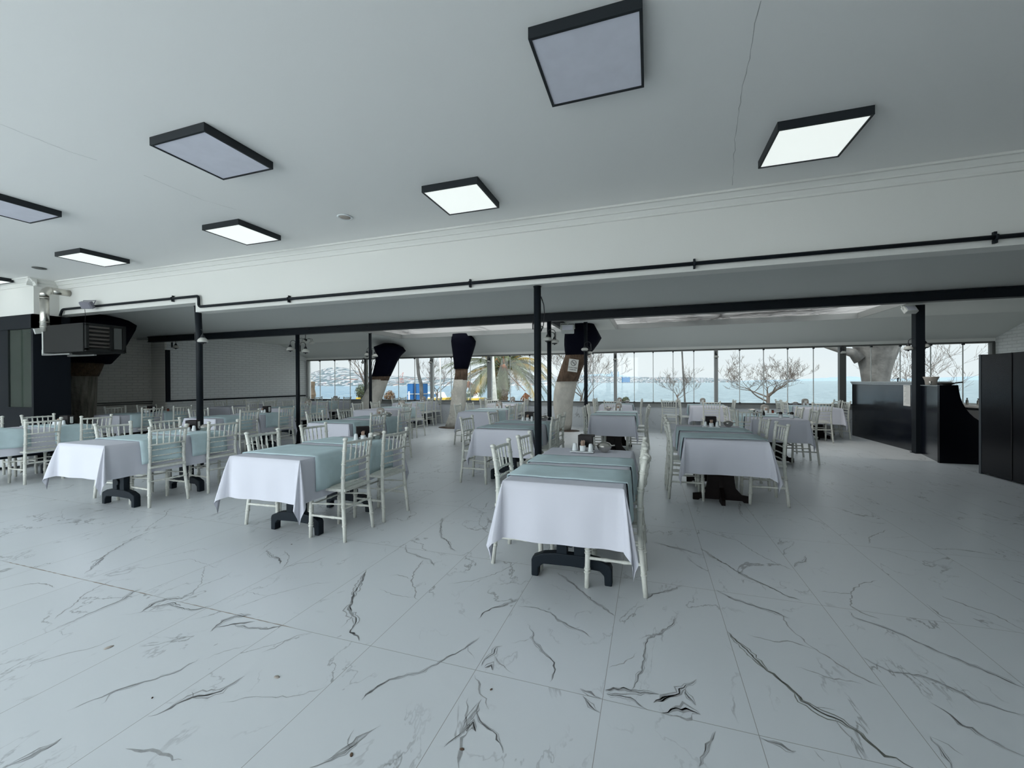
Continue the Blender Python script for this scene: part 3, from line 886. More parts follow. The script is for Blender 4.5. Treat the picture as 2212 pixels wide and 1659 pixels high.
B_ = pc([(1682.8,285.9),(1891.5,248.5),(1808.3,335.6),(1637.4,364.2)])
C_ = pc([(911.5,419.9),(1030.2,397.9),(1077.8,447.6),(972.3,462.7)])
D_ = pc([(323.1,317.9),(440.1,281.4),(591.5,363.7),(483,389.3)])
E_ = pc([(437.6,499.1),(514.8,485.4),(606.5,518.4),(533.5,528.9)])
F_ = pc([(120,556.6),(171.6,545.1),(279.8,567.8),(228.5,576.6)])
panel(*A_, False, 'large unlit square ceiling panel, nearest the camera, cut by the upper picture edge')
panel(*B_, True, 'lit square ceiling panel nearest the black bar')
panel(*C_, True, 'lit square ceiling panel above the tall round post, beside the round ceiling vent')
panel(*D_, False, 'unlit square ceiling panel seen whole, between two rows of lit ones')
panel(*E_, True, 'lit square ceiling panel above the round post at the stepped beam wall')
panel(*F_, True, 'lit square ceiling panel near the silver flue pipe')
g = atz(133.6, 468.9, zp); panel(g.x-.30, g.y-.30, False, 'unlit square ceiling panel cut by the picture edge, above the shop front')
g = atz(29.4, 610.5, zp); panel(g.x-.30, g.y-.30, True, 'lit square ceiling panel cut by the picture edge, over the shop front')
for q, lb in (((745, 468), 'round beige recessed ceiling spot between two lit panels'), ((85, 578.5), 'round dark recessed ceiling spot near the silver flue')):
    c = atz(*q, ZC)
    t_ = thing('recessed_spotlight', lb, 'ceiling light', (c.x, c.y, ZC))
    mb = MB(); mb.lathe([(.060, -.001), (.088, -.004), (.088, -.010), (.075, -.014), (.060, -.006)], seg=28); mb.build('ring', 'porcelain' if q[0] > 500 else 'alu_dark', t_)
    mb = MB(); mb.lathe([(.058, -.001), (.062, -.011), (.03, -.013)], seg=28); mb.build('lens', 'napkin_box_beige' if q[0] > 500 else 'alu_dark', t_)

# ================================================================ LAMPS ON POSTS
def lamp(x, y, z, ang, label, sc=1.0, group='gooseneck bell lamps', style='bell'):
    """(x,y,z) is the bracket on the post, the arm leaves in direction ang"""
    t_ = thing('wall_lamp', label, 'wall lamp', (x, y, z), ang, group)
    mb = MB(); mb.box((0, -.02, -.07), (.012, .02, .07)); mb.build('bracket', 'lamp_black', t_)
    L_ = .15*sc
    arc = [(.012, 0, .0), (.02, 0, .05*sc)]+[(L_/2+.01+cos(pi-pi*k/8)*(L_/2), 0, .07*sc+sin(pi*k/8)*.06*sc) for k in range(9)]+[(L_+.01, 0, .03*sc)]
    mb = MB(); mb.tube(arc, .006, 6); mb.build('arm', 'lamp_black', t_)
    c = (L_+.01, 0, 0)
    mb = MB(); mb.lathe([(.012, .04*sc), (.022, .02*sc), (.034*sc, -.005), (.036*sc, -.018)], c, 14); mb.build('socket', 'lamp_black', t_)
    mb = MB()
    if style == 'bell': mb.lathe([(.034*sc, -.016), (.05*sc, -.03*sc), (.07*sc, -.055*sc), (.078*sc, -.08*sc), (.07*sc, -.092*sc), (.05*sc, -.094*sc)], c, 18)
    else: mb.lathe([(.04*sc, -.016), (.072*sc, -.03*sc), (.088*sc, -.055*sc), (.08*sc, -.08*sc), (.055*sc, -.09*sc)], c, 18)
    ls = mb.build('lamp_shade', 'lamp_glass', t_)
    mb = MB(); mb.lathe([(.055*sc, -.093*sc), (.05*sc, -.105*sc), (.015, -.11*sc), (.012, -.125*sc)], c, 14); mb.build('lower_rim', 'lamp_black', ls)
    return t_
def lamp_at(px, py, Y, side, label, **k):
    """shade centre seen at (px,py) at depth Y; side=+1 arm points to +X"""
    q = aty(px, py, Y); sc = k.get('sc', 1.0)
    return lamp(q.x-side*(.15*sc+.01), Y, q.z+.06*sc, 0 if side > 0 else pi, label, **k)
lamp_at(438, 735, 4.96, 1, 'bell lamp on the bent dark post under the stepped beam wall', sc=1.0)
lamp_at(627, 754, 7.57, -1, 'bell lamp on the steel beam post, on its brick wall side', sc=1.05)
lamp_at(660, 758, 7.57, 1, 'bell lamp on the steel beam post, on its window side', sc=1.05)
lamp_at(793, 766, 10.0, -1, 'bell lamp on the post beside the leaning trunk, on its brick wall side', sc=1.05)
lamp_at(810, 768, 10.0, 1, 'bell lamp on the post beside the leaning trunk, close to its black wrap', sc=1.05)
lamp_at(1183, 733, 7.50, -1, 'round white lamp on the beam post, nearer the tall post', sc=.95, style='round', group='round white post lamps')
lamp_at(1198, 738, 7.62, 1, 'round white lamp on the beam post, nearer the no-smoking sign', sc=.95, style='round', group='round white post lamps')
lamp_at(1166, 708, 7.0, 1, 'white globe lamp half hidden behind the tall post', sc=.8, style='round', group='round white post lamps')
lamp_at(1263, 755, 9.93, -1, 'white round lamp in front of the post by the no-smoking sign', sc=.95, style='round', group='round white post lamps')
lamp_at(1273, 762, 10.1, 1, 'white round lamp behind the post by the no-smoking sign', sc=.8, style='round', group='round white post lamps')
lamp_at(1962, 752, 10.0, -1, 'bell lamp on the square bar post, on its window side', sc=.95)
lamp_at(1998, 747, 10.0, 1, 'bell lamp on the square bar post, on its wall side', sc=.95)
for px, py, lb in ((652, 783, 'small bell lamp at the corner of brick wall and windows'), (784, 783, 'small bell lamp on the window mullion behind the first wrapped trunk'),
                   (930, 783, 'small bell lamp on the window mullion between the first two trunks'), (1055, 781, 'small bell lamp on the mullion in front of the palm'),
                   (1329, 777, 'small bell lamp on the mullion beside the two far towers'), (1547, 771, 'small bell lamp on the mullion beside the wide bare tree'),
                   (1822, 762, 'small bell lamp on the mullion beside the thick outdoor trunk')):
    q = aty(px, py, 12.85)
    lamp(q.x, 12.98, q.z+.06, -pi/2, lb, sc=.85, group='small lamps along the windows')
q = atx(382, 750, XL+.2); lamp(XL, q.y, q.z+.07, 0, 'bell lamp on the white brick wall under the steel beam end', sc=1.0)
# ceiling cluster
c = aty(660, 735, 9.2)
t_ = thing('ceiling_lamp', 'cluster of bell shades hanging from the roof beside the steel beam post', 'ceiling lamp', (c.x, 9.2, c.z))
mb = MB(); mb.tube([(0, 0, .02), (0, 0, ZB-c.z)], .008, 6); mb.lathe([(.05, ZB-c.z-.02), (.06, ZB-c.z)], seg=14); mb.lathe([(.03, -.02), (.05, 0), (.02, .04)], seg=12); mb.build('stem', 'lamp_black', t_)
for k in range(5):
    a = k*2*pi/5+.3; ex, ey = cos(a)*.19, sin(a)*.19
    mb = MB(); mb.tube([(0, 0, .01), (ex*.5, ey*.5, .05), (ex, ey, .03), (ex, ey, -.02)], .005, 6); mb.build('arm', 'lamp_black', t_)
    mb = MB(); mb.lathe([(.015, -.01), (.03, -.03), (.06, -.06), (.065, -.08), (.045, -.09)], (ex, ey, 0), 14); mb.build('lamp_shade', 'lamp_glass', t_)

def floodlight(px, py, Y, rz, tilt, m_, label, s=1.0):
    q = aty(px, py, Y)
    t_ = thing('floodlight', label, 'floodlight', (q.x, Y, q.z), rz)
    R = Matrix.Rotation(tilt, 3, 'X')
    mb = MB(); mb.box((-.13*s, -.05*s, -.085*s), (.13*s, .05*s, .085*s), R, (0, 0, 0)); mb.build('housing', m_, t_, bevel=.012)
    mb = MB(); mb.box((-.105*s, -.056*s, -.06*s), (.105*s, -.05*s, .06*s), R, (0, 0, 0)); mb.build('lens', 'panel_off' if m_ != 'plastic_grey' else 'plastic_grey', t_)
    mb = MB(); mb.tube([(-.14*s, 0, 0), (-.14*s, .05, .12*s), (.14*s, .05, .12*s), (.14*s, 0, 0)], .008, 6); mb.build('yoke', m_, t_)
    return t_
floodlight(188, 659, 4.70, .35, .5, 'plastic_grey', 'purplish grey floodlight over the pipe on the beam wall', .75)
mb = MB(); q = aty(183, 668, 4.72); mb.tube([q, q+Vector((-.1, .06, -.1)), q+Vector((-.2, .1, -.2))], .004, 5); mb.build('cable', 'cable', label='thin dark cable hanging from the purplish grey floodlight', cat='cable')
floodlight(1226, 711, 8.3, .2, -.5, 'plastic_white', 'white floodlight beside the black wrap of the no-smoking trunk', 1.0)
floodlight(1965, 669, 9.8, .3, -.6, 'plastic_white', 'beige floodlight at the head of the square bar post', .85)

# ================================================================ HEATER, FLUE, BOXES BY THE SHOP FRONT
t_ = thing('gas_heater', 'dark box heater with louvres hung above the shop front', 'heater', (0, 0, 0))
mb = MB(); mb.box((-10.45, 4.50, 1.97), (-9.30, 5.12, 2.47)); mb.build('body', 'heater_body', t_, bevel=.01)
mb = MB()
for k in range(6):
    z = 2.05+k*.07
    mb.box((-9.30, 4.56, z), (-9.265, 4.86, z+.035), Matrix.Rotation(.5, 3, 'Y'))
mb.build('louvre', 'heater_fin', t_)
mb = MB()
for a in ((4.52, 4.56), (5.06, 5.10), (4.86, 4.90)): mb.box((-9.30, a[0], 2.0), (-9.25, a[1], 2.45))
for a in ((1.98, 2.03), (2.43, 2.47)): mb.box((-9.30, 4.52, a[0]), (-9.25, 5.10, a[1]))
mb.build('grille_frame', 'heater_body', t_)
mb = MB(); mb.box((-9.28, 4.92, 2.04), (-9.262, 5.04, 2.42)); mb.build('burner', 'alu_dark', t_)
mb = MB(); mb.box((-10.47, 4.49, 1.96), (-10.44, 5.1, 2.48)); mb.build('back_edge', 'plastic_white', t_)
mb = MB(); mb.box((-10.72, 4.6, 1.94), (-9.9, 4.64, 1.965)); mb.box((-10.72, 4.95, 1.94), (-9.9, 4.99, 1.965)); mb.build('bracket', 'alu', t_)
t_ = thing('flue_pipe', 'shiny steel flue with an elbow, from the heater to the beam wall', 'flue pipe', (-10.40, 4.50, 0))
mb = MB(); mb.tube([(0, 0, 2.36), (0, 0, 2.42), (0, 0, 2.425), (0, 0, 3.02)], [.05, .05, .062, .062], 18); mb.build('vertical_pipe', 'steel_duct', t_)
mb = MB(); mb.tube([(0, 0, 3.0), (0, 0, 3.05), (0, .02, 3.09), (0, .055, 3.115), (0, .09, 3.12)], .066, 18); mb.build('elbow', 'steel_duct', t_)
mb = MB(); mb.tube([(0, .08, 3.12), (0, .345, 3.12)], .060, 18); mb.build('horizontal_pipe', 'steel_duct', t_)
mb = MB()
for z in (2.44, 2.96, 2.52): mb.tube([(0, 0, z), (0, 0, z+.015)], .066, 18)
mb.build('band', 'steel_duct', t_)
t_ = thing('control_box', 'small white tilted sensor box on the navy pillar', 'control box', (0, 0, 0))
q = atx(82, 715, XP+.03); mb = MB(); mb.box(q-Vector((.02, .05, .05)), q+Vector((.02, .05, .05)), Matrix.Rotation(.25, 3, 'X')); mb.build('housing', 'plastic_white', t_)
t_ = thing('thermostat', 'small white thermostat with dark display on the navy pillar', 'thermostat', (0, 0, 0))
q = atx(100, 762, XP+.02); mb = MB(); mb.box(q-Vector((.008, .06, .05)), q+Vector((.008, .06, .05))); mb.build('housing', 'plastic_white', t_)
mb = MB(); mb.box(q+Vector((.008, -.03, -.025)), q+Vector((.011, .03, .028))); mb.build('display', 'print_black', t_)

# white covered chairs by the shop glass
def covered_chair(x, y, rz, label, h=1.0):
    t_ = thing('covered_chair', label, 'chair', (x, y, 0), rz, 'white covered chairs by the shop front')
    mb = MB(); pts = [(-.22, 0), (.22, 0), (.23, .5), (.21, .82*h), (.12, .95*h), (-.06, 1.0*h), (-.2, .86*h), (-.23, .5)]
    mb.prism(pts, .18, .24, 'y'); mb.build('back_cover', 'cushion_white', t_, bevel=.02)
    mb = MB(); mb.box((-.22, -.22, .05), (.22, .18, .47)); mb.build('seat_cover', 'cushion_white', t_, bevel=.03)
covered_chair(-10.62, 4.12, 2.9, 'white covered chair by the shop front, the taller of two')
covered_chair(-10.2, 4.0, 2.6, 'white covered chair by the shop front, beside the far table', .97)

# ================================================================ CHAIRS
def rings(mb, p0, p1, r, ts, dr=.004, hw=.006, seg=10):
    p0, p1 = Vector(p0), Vector(p1)
    L_ = (p1-p0).length
    for t_ in ts:
        a, b = p0.lerp(p1, t_-hw/L_), p0.lerp(p1, t_+hw/L_)
        mb.tube([a, b], r+dr, seg)
def beaded(mb, p0, p1, r, n, amp=.005, seg=8, bow=(0, 0, 0)):
    pts, rad = [], []
    k = n*6
    for i in range(k+1):
        f = i/k
        p = Vector(p0).lerp(Vector(p1), f)+Vector(bow)*(4*f*(1-f))
        pts.append(p); rad.append(r+amp*max(0, cos(f*n*2*pi))**2)
    mb.tube(pts, rad, seg)
def bpost(sx):
    """rear leg that runs up into the back post"""
    P = [(.203, -.200, 0), (.196, -.188, .14), (.187, -.172, .30), (.180, -.163, .44), (.176, -.163, .56), (.176, -.170, .68), (.182, -.184, .80), (.190, -.200, .895)]
    return [Vector((sx*x, y, z)) for x, y, z in P]
def seat_bm():
    mb = MB()
    o_ = [(-.185, -.19), (.185, -.19), (.205, .17), (.19, .195), (-.19, .195), (-.205, .17)]
    mb.prism(o_, .435, .460, 'z')
    i_ = [(-.15, -.155), (.15, -.155), (.168, .155), (-.168, .155)]
    mb.prism(i_, .460, .4655, 'z')
    return mb
HB = lambda z: -.168-(z-.60)*.115 if z > .6 else -.163
def make_chair():
    t_ = thing('dining_chair', 'x', 'chair')
    seat_bm().build('seat', 'chair_white', t_, bevel=.004)
    for sx in (-1, 1):
        P = bpost(sx)
        mb = MB(); mb.tube(P, [.016, .0175, .018, .018, .0175, .017, .017, .0165], 10)
        for k in (1, 2, 4, 5, 6):
            d = (P[k+1]-P[k-1]).normalized()*.007; mb.tube([P[k]-d, P[k]+d], .0215, 10)
            mb.tube([P[k]+d*2.6-d*.4, P[k]+d*2.6+d*.4], .0195, 10)
        bl = mb.build('back_leg', 'chair_white', t_)
        q = P[-1]; mb = MB(); mb.lathe([(.016, -.004), (.0225, .004), (.0225, .012), (.018, .019), (.008, .024)], q, 10); mb.build('finial', 'chair_white', bl)
        mb = MB(); a, b = Vector((sx*.188, .182, 0)), Vector((sx*.186, .168, .435))
        mb.tube([a, a.lerp(b, .3), b], [.0155, .018, .0185], 10); rings(mb, a, b, .018, (.25, .30, .55, .60, .86))
        mb.build('front_leg', 'chair_white', t_)
    mb = MB(); beaded(mb, (-.186, HB(.865), .868), (.186, HB(.865), .868), .0125, 6, .003, bow=(0, -.028, 0)); mb.build('crest_rail', 'chair_white', t_)
    mb = MB(); beaded(mb, (-.175, HB(.70), .705), (.175, HB(.70), .705), .0095, 6, .003, bow=(0, -.022, 0)); mb.build('lower_rail', 'chair_white', t_)
    for k in range(5):
        x = (k-2)*.0605; f = (x+.18)/.36; bw = 4*f*(1-f)
        mb = MB(); beaded(mb, (x*.97, HB(.70)-.022*bw, .705), (x*1.02, HB(.865)-.028*bw, .868), .0068, 3, .0045, 7)
        mb.build('spindle', 'chair_white', t_)
    for z in (.645, .575, .505):
        mb = MB(); beaded(mb, (-.175, HB(z), z), (.175, HB(z), z), .006, 10, .004, 6, bow=(0, -.012, 0)); mb.build('back_rung', 'chair_white', t_)
    for (a, b, r, n) in (((-.193, -.18, .29), (.193, -.18, .29), .009, 5), ((-.186, .172, .30), (.186, .172, .30), .008, 3),
                         ((-.196, -.188, .205), (-.188, .178, .205), .0105, 3), ((.196, -.188, .205), (.188, .178, .205), .0105, 3),
                         ((-.19, -.176, .33), (-.187, .172, .31), .007, 2), ((.19, -.176, .33), (.187, .172, .31), .007, 2)):
        mb = MB(); beaded(mb, a, b, r, n, .004, 7); mb.build('stretcher', 'chair_white', t_)
    return t_
def make_chair_far():
    t_ = thing('dining_chair', 'x', 'chair')
    seat_bm().build('seat', 'chair_white', t_)
    for sx in (-1, 1):
        P = bpost(sx); P.append(P[-1]+Vector((0, -.002, .018)))
        mb = MB(); mb.tube(P, [.016, .0175, .018, .018, .0175, .017, .017, .019, .014], 7); mb.build('back_leg', 'chair_white', t_)
        mb = MB(); mb.tube([(sx*.188, .182, 0), (sx*.186, .168, .435)], [.0165, .0185], 6); mb.build('front_leg', 'chair_white', t_)
    mb = MB()
    for z, r, bw in ((.868, .0135, -.028), (.705, .0105, -.022), (.645, .0075, -.012), (.575, .0075, -.012), (.505, .0075, -.012)):
        mb.tube([(-.18, HB(z), z), (-.09, HB(z)+bw*.75, z), (0, HB(z)+bw, z), (.09, HB(z)+bw*.75, z), (.18, HB(z), z)], r, 6)
    for k in range(5):
        x = (k-2)*.0605; f = (x+.18)/.36; bw = 4*f*(1-f)
        mb.tube([(x*.97, HB(.70)-.022*bw, .705), (x*1.02, HB(.865)-.028*bw, .868)], .0085, 5)
    mb.build('backrest', 'chair_white', t_)
    mb = MB()
    for (a, b) in (((-.193, -.18, .29), (.193, -.18, .29)), ((-.186, .172, .30), (.186, .172, .30)), ((-.196, -.188, .205), (-.188, .178, .205)), ((.196, -.188, .205), (.188, .178, .205))):
        mb.tube([a, b], .011, 6)
    mb.build('stretcher', 'chair_white', t_)
    return t_
chairA, usedA = make_chair(), [False]
chairB, usedB = make_chair_far(), [False]
kids(chairA); kids(chairB)
crnd = random.Random(11)
def chair(x, y, face, label, group, near):
    """face: direction the sitter looks, degrees from +X"""
    p, u = (chairA, usedA) if near else (chairB, usedB)
    return place(p, u, (x, y, 0), radians(face-90), label, group)

# ================================================================ TABLES
ZT = 0.75
def table_plastic(L_, W_):
    t_ = thing('dining_table', 'x', 'table')
    mb = MB(); mb.box((-W_/2+.01, -L_/2+.01, ZT-.035), (W_/2-.01, L_/2-.01, ZT-.004)); mb.build('tabletop', 'anthracite_plastic', t_)
    for s in (-1, 1):
        y = s*(L_/2-.34)
        # arched foot, seen from the end of the table
        top = [(-.285, .115), (-.275, .14), (-.20, .172), (-.11, .185), (.11, .185), (.20, .172), (.275, .14), (.285, .115)]
        bot = [(.285, .0), (.235, .0), (.232, .065), (.20, .095), (.0, .102), (-.20, .095), (-.232, .065), (-.235, .0), (-.285, .0)]
        mb = MB(); mb.prism(top+bot, y-.035, y+.035, 'y'); mb.build('foot', 'anthracite_plastic', t_, bevel=.008)
        mb = MB()
        mb.box((-.10, y-.028, .18), (-.025, y+.028, ZT-.035)); mb.box((.025, y-.028, .18), (.10, y+.028, ZT-.035))
        mb.box((-.03, y-.02, .30), (.03, y+.02, .36)); mb.box((-.03, y-.02, .5), (.03, y+.02, ZT-.035))
        col_ = mb.build('column', 'anthracite_plastic', t_, bevel=.004)
        for z in (.27, .36):
            mb = MB(); c = (0, y-.03, z)
            R_ = []
            for k in range(17):
                a = 2*pi*k/16; R_.append((cos(a)*.025, y-.04, z+sin(a)*.025))
            mb.tube(R_, .006, 6, cap=False); mb.tube([(0, y-.045, z), (0, y+.02, z)], .021, 14); mb.build('socket_ring', 'anthracite_plastic', col_)
    mb = MB(); mb.box((-.02, -L_/2+.34, .33), (.02, L_/2-.34, .50)); mb.build('crossbar', 'anthracite_plastic', t_)
    return t_
def table_wood(L_, W_):
    t_ = thing('dining_table', 'x', 'table')
    mb = MB(); mb.box((-W_/2+.01, -L_/2+.01, ZT-.035), (W_/2-.01, L_/2-.01, ZT-.004)); mb.build('tabletop', 'dark_wood', t_)
    for s in (-1, 1):
        y = s*(L_/2-.36)
        pts = [(-.30, 0), (-.30, .075), (-.22, .085), (-.155, .16), (-.14, .26), (-.14, .50), (-.2, ZT-.036), (.2, ZT-.036), (.14, .50), (.14, .26), (.155, .16), (.22, .085), (.30, .075), (.30, 0), (.24, 0), (.22, .02), (-.22, .02), (-.24, 0)]
        mb = MB(); mb.prism(pts, y-.018, y+.018, 'y'); mb.build('end_board', 'dark_wood', t_, bevel=.003)
        pts = [(y-s*-.02, 0), (y+s*.20, 0), (y+s*.20, .05), (y+s*.06, .17), (y+s*.02, .30), (y+s*.02, 0)]
        pts = [(y+s*.02, .30), (y+s*.06, .17), (y+s*.20, .05), (y+s*.20, 0), (y+s*.02, 0)]
        mb = MB(); mb.prism(pts, -.02, .02, 'x'); mb.build('brace', 'dark_wood', t_)
    mb = MB(); mb.box((-.016, -L_/2+.36, .30), (.016, L_/2-.36, .42)); mb.build('crossbar', 'dark_wood', t_)
    return t_

def prof(d, s_, seed):
    """outward offset of hanging cloth at distance d below the rim"""
    return .005+.018*(1-math.exp(-d/.12))+(.010*sin(s_*9+seed)+.007*sin(s_*21+seed*2))*min(1, d/.25)
def cloth(x0, x1, y0, y1, drop, seed, label, ear=.36, hem=0.0):
    """white tablecloth: flat top, hanging sides, the spare corner squares falling as folded ears"""
    mb = MB(); bm = mb.bm
    r_ = random.Random(seed)
    zt = ZT+.002
    NR = 9
    rim = []                                  # (base point, function(row)->Vector)
    cs = [((x1, y0), -90), ((x1, y1), 0), ((x0, y1), 90), ((x0, y0), 180)]
    cols = []
    for ci, ((cx, cy), a0) in enumerate(cs):
        bias = r_.uniform(.25, .75); e_ = ear*r_.uniform(.8, 1.2); ph = r_.uniform(0, 6)
        K = 12
        L2 = drop
        for k in range(K+1):
            f = k/K
            phi = f*pi/2
            ln = L2/max(cos(phi), sin(phi))
            col = []
            for j in range(NR+1):
                d = ln*j/NR
                a = radians(a0)+pi/2*(f**(1.0 if bias > .5 else 1.0))
                o_ = prof(d, (cx+cy), seed)
                lobe = sin(2*phi)
                fold = .5+.5*cos(phi*4*2)            # the ear buckles into two pleats
                h = d*e_*lobe*(1-.55*fold*lobe)
                ha = radians(a0)+pi/2*(bias+(f-bias)*(1-.35*lobe))
                off = Vector((cos(a), sin(a), 0))*o_+Vector((cos(ha), sin(ha), 0))*h
                z = zt-sqrt(max(d*d-h*h*.9, 0))
                col.append(Vector((cx, cy, z))+off)
            cols.append(col)
        # side to the next corner
        nx, ny = cs[(ci+1) % 4][0]
        na = radians(a0+90)
        nrm = Vector((cos(na), sin(na), 0))
        ds = sqrt((nx-cx)**2+(ny-cy)**2); M_ = max(8, int(ds/.045))
        for k in range(1, M_):
            f = k/M_; bx, by = cx+(nx-cx)*f, cy+(ny-cy)*f
            s_ = (bx+by)
            edge = min(f, 1-f)*ds
            col = []
            for j in range(NR+1):
                d = drop*j/NR
                bl = min(1, edge/.10)
                o_ = prof(d, cx+cy if f < .5 else nx+ny, seed)*(1-bl)+prof(d, s_, seed)*bl
                zz = zt-d+hem*sin(s_*5+seed)*(d/drop)*.5
                col.append(Vector((bx, by, zz))+nrm*o_)
            cols.append(col)
    V = [[bm.verts.new(p) for p in c] for c in cols]
    n = len(V)
    for i in range(n):
        a, b = V[i], V[(i+1) % n]
        for j in range(NR):
            f_ = mb.face([a[j], a[j+1], b[j+1], b[j]])
            if f_: f_.smooth = True
    # top, a little below the first row so that the rim is rounded
    T_ = [bm.verts.new((min(max(c[0].x, x0+.008), x1-.008), min(max(c[0].y, y0+.008), y1-.008), zt+.003)) for c in cols]
    for i in range(n):
        f_ = mb.face([T_[i], V[i][0], V[(i+1) % n][0], T_[(i+1) % n]])
        if f_: f_.smooth = True
    bmesh.ops.remove_doubles(bm, verts=T_, dist=.0005)
    mb.quad((x0+.008, y0+.008, zt+.003), (x1-.008, y0+.008, zt+.003), (x1-.008, y1-.008, zt+.003), (x0+.008, y1-.008, zt+.003))
    return mb.build('tablecloth', 'cloth_white', label=label, cat='tablecloth', group='white tablecloths')
def runner(x0, x1, ya, yb, drop, seed, label):
    """blue cloth laid across the table, hanging on both long sides"""
    mb = MB(); bm = mb.bm
    zt = ZT+.010
    M_ = 10
    rows = []
    r_ = random.Random(seed*7)
    sk = r_.uniform(-.015, .015)
    for k in range(M_+1):
        f = k/M_; y = ya+(yb-ya)*f
        pts = []
        for side, xx in ((-1, x0), (1, x1)):
            L_ = []
            for j in range(7):
                d = drop*j/6
                o_ = prof(d, xx+y, seed//10)+.012+.006*sin(f*9+seed)*min(1, d/.1)
                L_.append(Vector((xx+side*o_, y+sk*side+.012*sin(seed+side)*d/drop, zt-d)))
            pts.append(L_)
        line = list(reversed(pts[0]))+[Vector((x0+(x1-x0)*q/8, y+sk*(q/4-1)+.006*sin(q*2+seed)*(1 if k in (0, M_) else 0), zt+.001)) for q in range(1, 8)]+pts[1]
        rows.append([bm.verts.new(p) for p in line])
    for k in range(M_):
        for j in range(len(rows[0])-1):
            f_ = mb.face([rows[k][j], rows[k+1][j], rows[k+1][j+1], rows[k][j+1]])
            if f_: f_.smooth = True
    o = mb.build('table_runner', 'runner_blue', label=label, cat='table runner', group='pale blue table runners')
    sm = o.modifiers.new('thick', 'SOLIDIFY'); sm.thickness = .004; sm.offset = 1
    return o

# ---------------------------------------------------------------- things on the tables
def shaker(x, y, where, k, z=None):
    z = ZT+.012 if z is None else z
    t_ = thing('salt_shaker' if k else 'pepper_shaker', 'white tapered %s shaker %s' % ('salt' if k else 'pepper', where), 'shaker', (x, y, z), 0, 'white shakers on the tables')
    mb = MB(); mb.lathe([(.024, 0), (.0245, .004), (.018, .058), (.016, .062)], seg=14); mb.build('body', 'porcelain', t_)
    mb = MB(); mb.lathe([(.016, .062), (.0155, .066), (.010, .070)], seg=14); mb.build('cap', 'porcelain', t_)
def pick_cup(x, y, where, z=None):
    z = ZT+.012 if z is None else z
    t_ = thing('toothpick_cup', 'white cup of toothpicks %s' % where, 'cup', (x, y, z), 0, 'toothpick cups')
    mb = MB(); mb.lathe([(.026, 0), (.027, .004), (.028, .050), (.025, .051), (.024, .012)], seg=14); mb.build('body', 'porcelain', t_)
    mb = MB()
    for k in range(16):
        a = k*2.4; r = .018*sqrt((k+1)/16)
        mb.tube([(r*.7*cos(a), r*.7*sin(a), .012), (r*1.2*cos(a), r*1.2*sin(a), .085+.006*(k % 3))], .0026, 4)
    tag(mb.build('toothpicks', 'wood_pick', t_), kind='stuff')
def nap_box(x, y, rz, where, beige=False):
    z = ZT+.012
    t_ = thing('napkin_dispenser', '%s napkin dispenser %s' % ('beige' if beige else 'dark', where), 'napkin dispenser', (x, y, z), rz, 'napkin dispensers')
    m_ = 'napkin_box_beige' if beige else 'napkin_box_dark'
    if beige:
        mb = MB(); pts = [(-.065, 0), (.065, 0), (.065, .12)]+[(.065*cos(a*pi/8), .12+.05*sin(a*pi/8)) for a in range(1, 8)]+[(-.065, .12)]
        mb.prism(pts, -.05, .05, 'y'); mb.build('housing', m_, t_, bevel=.004)
        mb = MB(); mb.box((-.03, -.054, .05), (.03, -.049, .12)); mb.build('napkin_stack', 'paper', t_)
    else:
        # bridge shape: legs, top, open below, white napkins at the side
        mb = MB(); pts = [(-.062, 0), (-.05, 0), (-.036, .07), (-.03, .078), (.03, .078), (.036, .07), (.05, 0), (.062, 0), (.068, .06), (.068, .145), (-.068, .145), (-.068, .06)]
        mb.prism(pts, -.055, .045, 'y'); mb.build('housing', m_, t_, bevel=.004)
        mb = MB(); mb.box((-.06, .045, .02), (.06, .052, .135)); mb.build('back_plate', m_, t_)
        mb = MB(); mb.box((.066, -.022, .03), (.074, .022, .125)); mb.box((.070, -.018, .02), (.078, .014, .11)); mb.build('napkin_stack', 'paper', t_)
def bowl(x, y, rz, where):
    z = ZT+.012
    t_ = thing('lidded_bowl', 'steel lidded bowl %s' % where, 'bowl', (x, y, z), rz, 'steel bowls')
    mb = MB(); mb.lathe([(.030, 0), (.032, .004), (.055, .022), (.066, .050), (.067, .055)], seg=22); mb.build('body', 'steel', t_)
    mb = MB(); mb.lathe([(.068, .055), (.066, .060), (.050, .078), (.025, .088), (.006, .091)], seg=22); mb.build('lid', 'steel', t_)
    mb = MB()
    for s in (-1, 1): mb.tube([(s*.060, -.015, .056), (s*.088, -.012, .058), (s*.092, 0, .058), (s*.088, .012, .058), (s*.060, .015, .056)], .004, 6)
    mb.build('handle', 'steel', t_)
def jar(x, y, where):
    t_ = thing('spice_jar', 'small dark red spice jar %s' % where, 'jar', (x, y, ZT+.012), 0, 'spice jars')
    mb = MB(); mb.lathe([(.022, 0), (.024, .004), (.024, .045), (.020, .052)], seg=14); mb.build('body', 'jar_red', t_)
    mb = MB(); mb.lathe([(.022, .052), (.022, .066), (.018, .068)], seg=14); mb.build('lid', 'bottle_dark', t_)
def tray(x, y, where, sx=.11, sy=.05):
    mb = MB(); mb.box((-sx, -sy, 0), (sx, sy, .008)); mb.build('condiment_tray', 'porcelain', label='thin white tray %s' % where, cat='tray', group='condiment trays', loc=(x, y, ZT+.0125), bevel=.003)
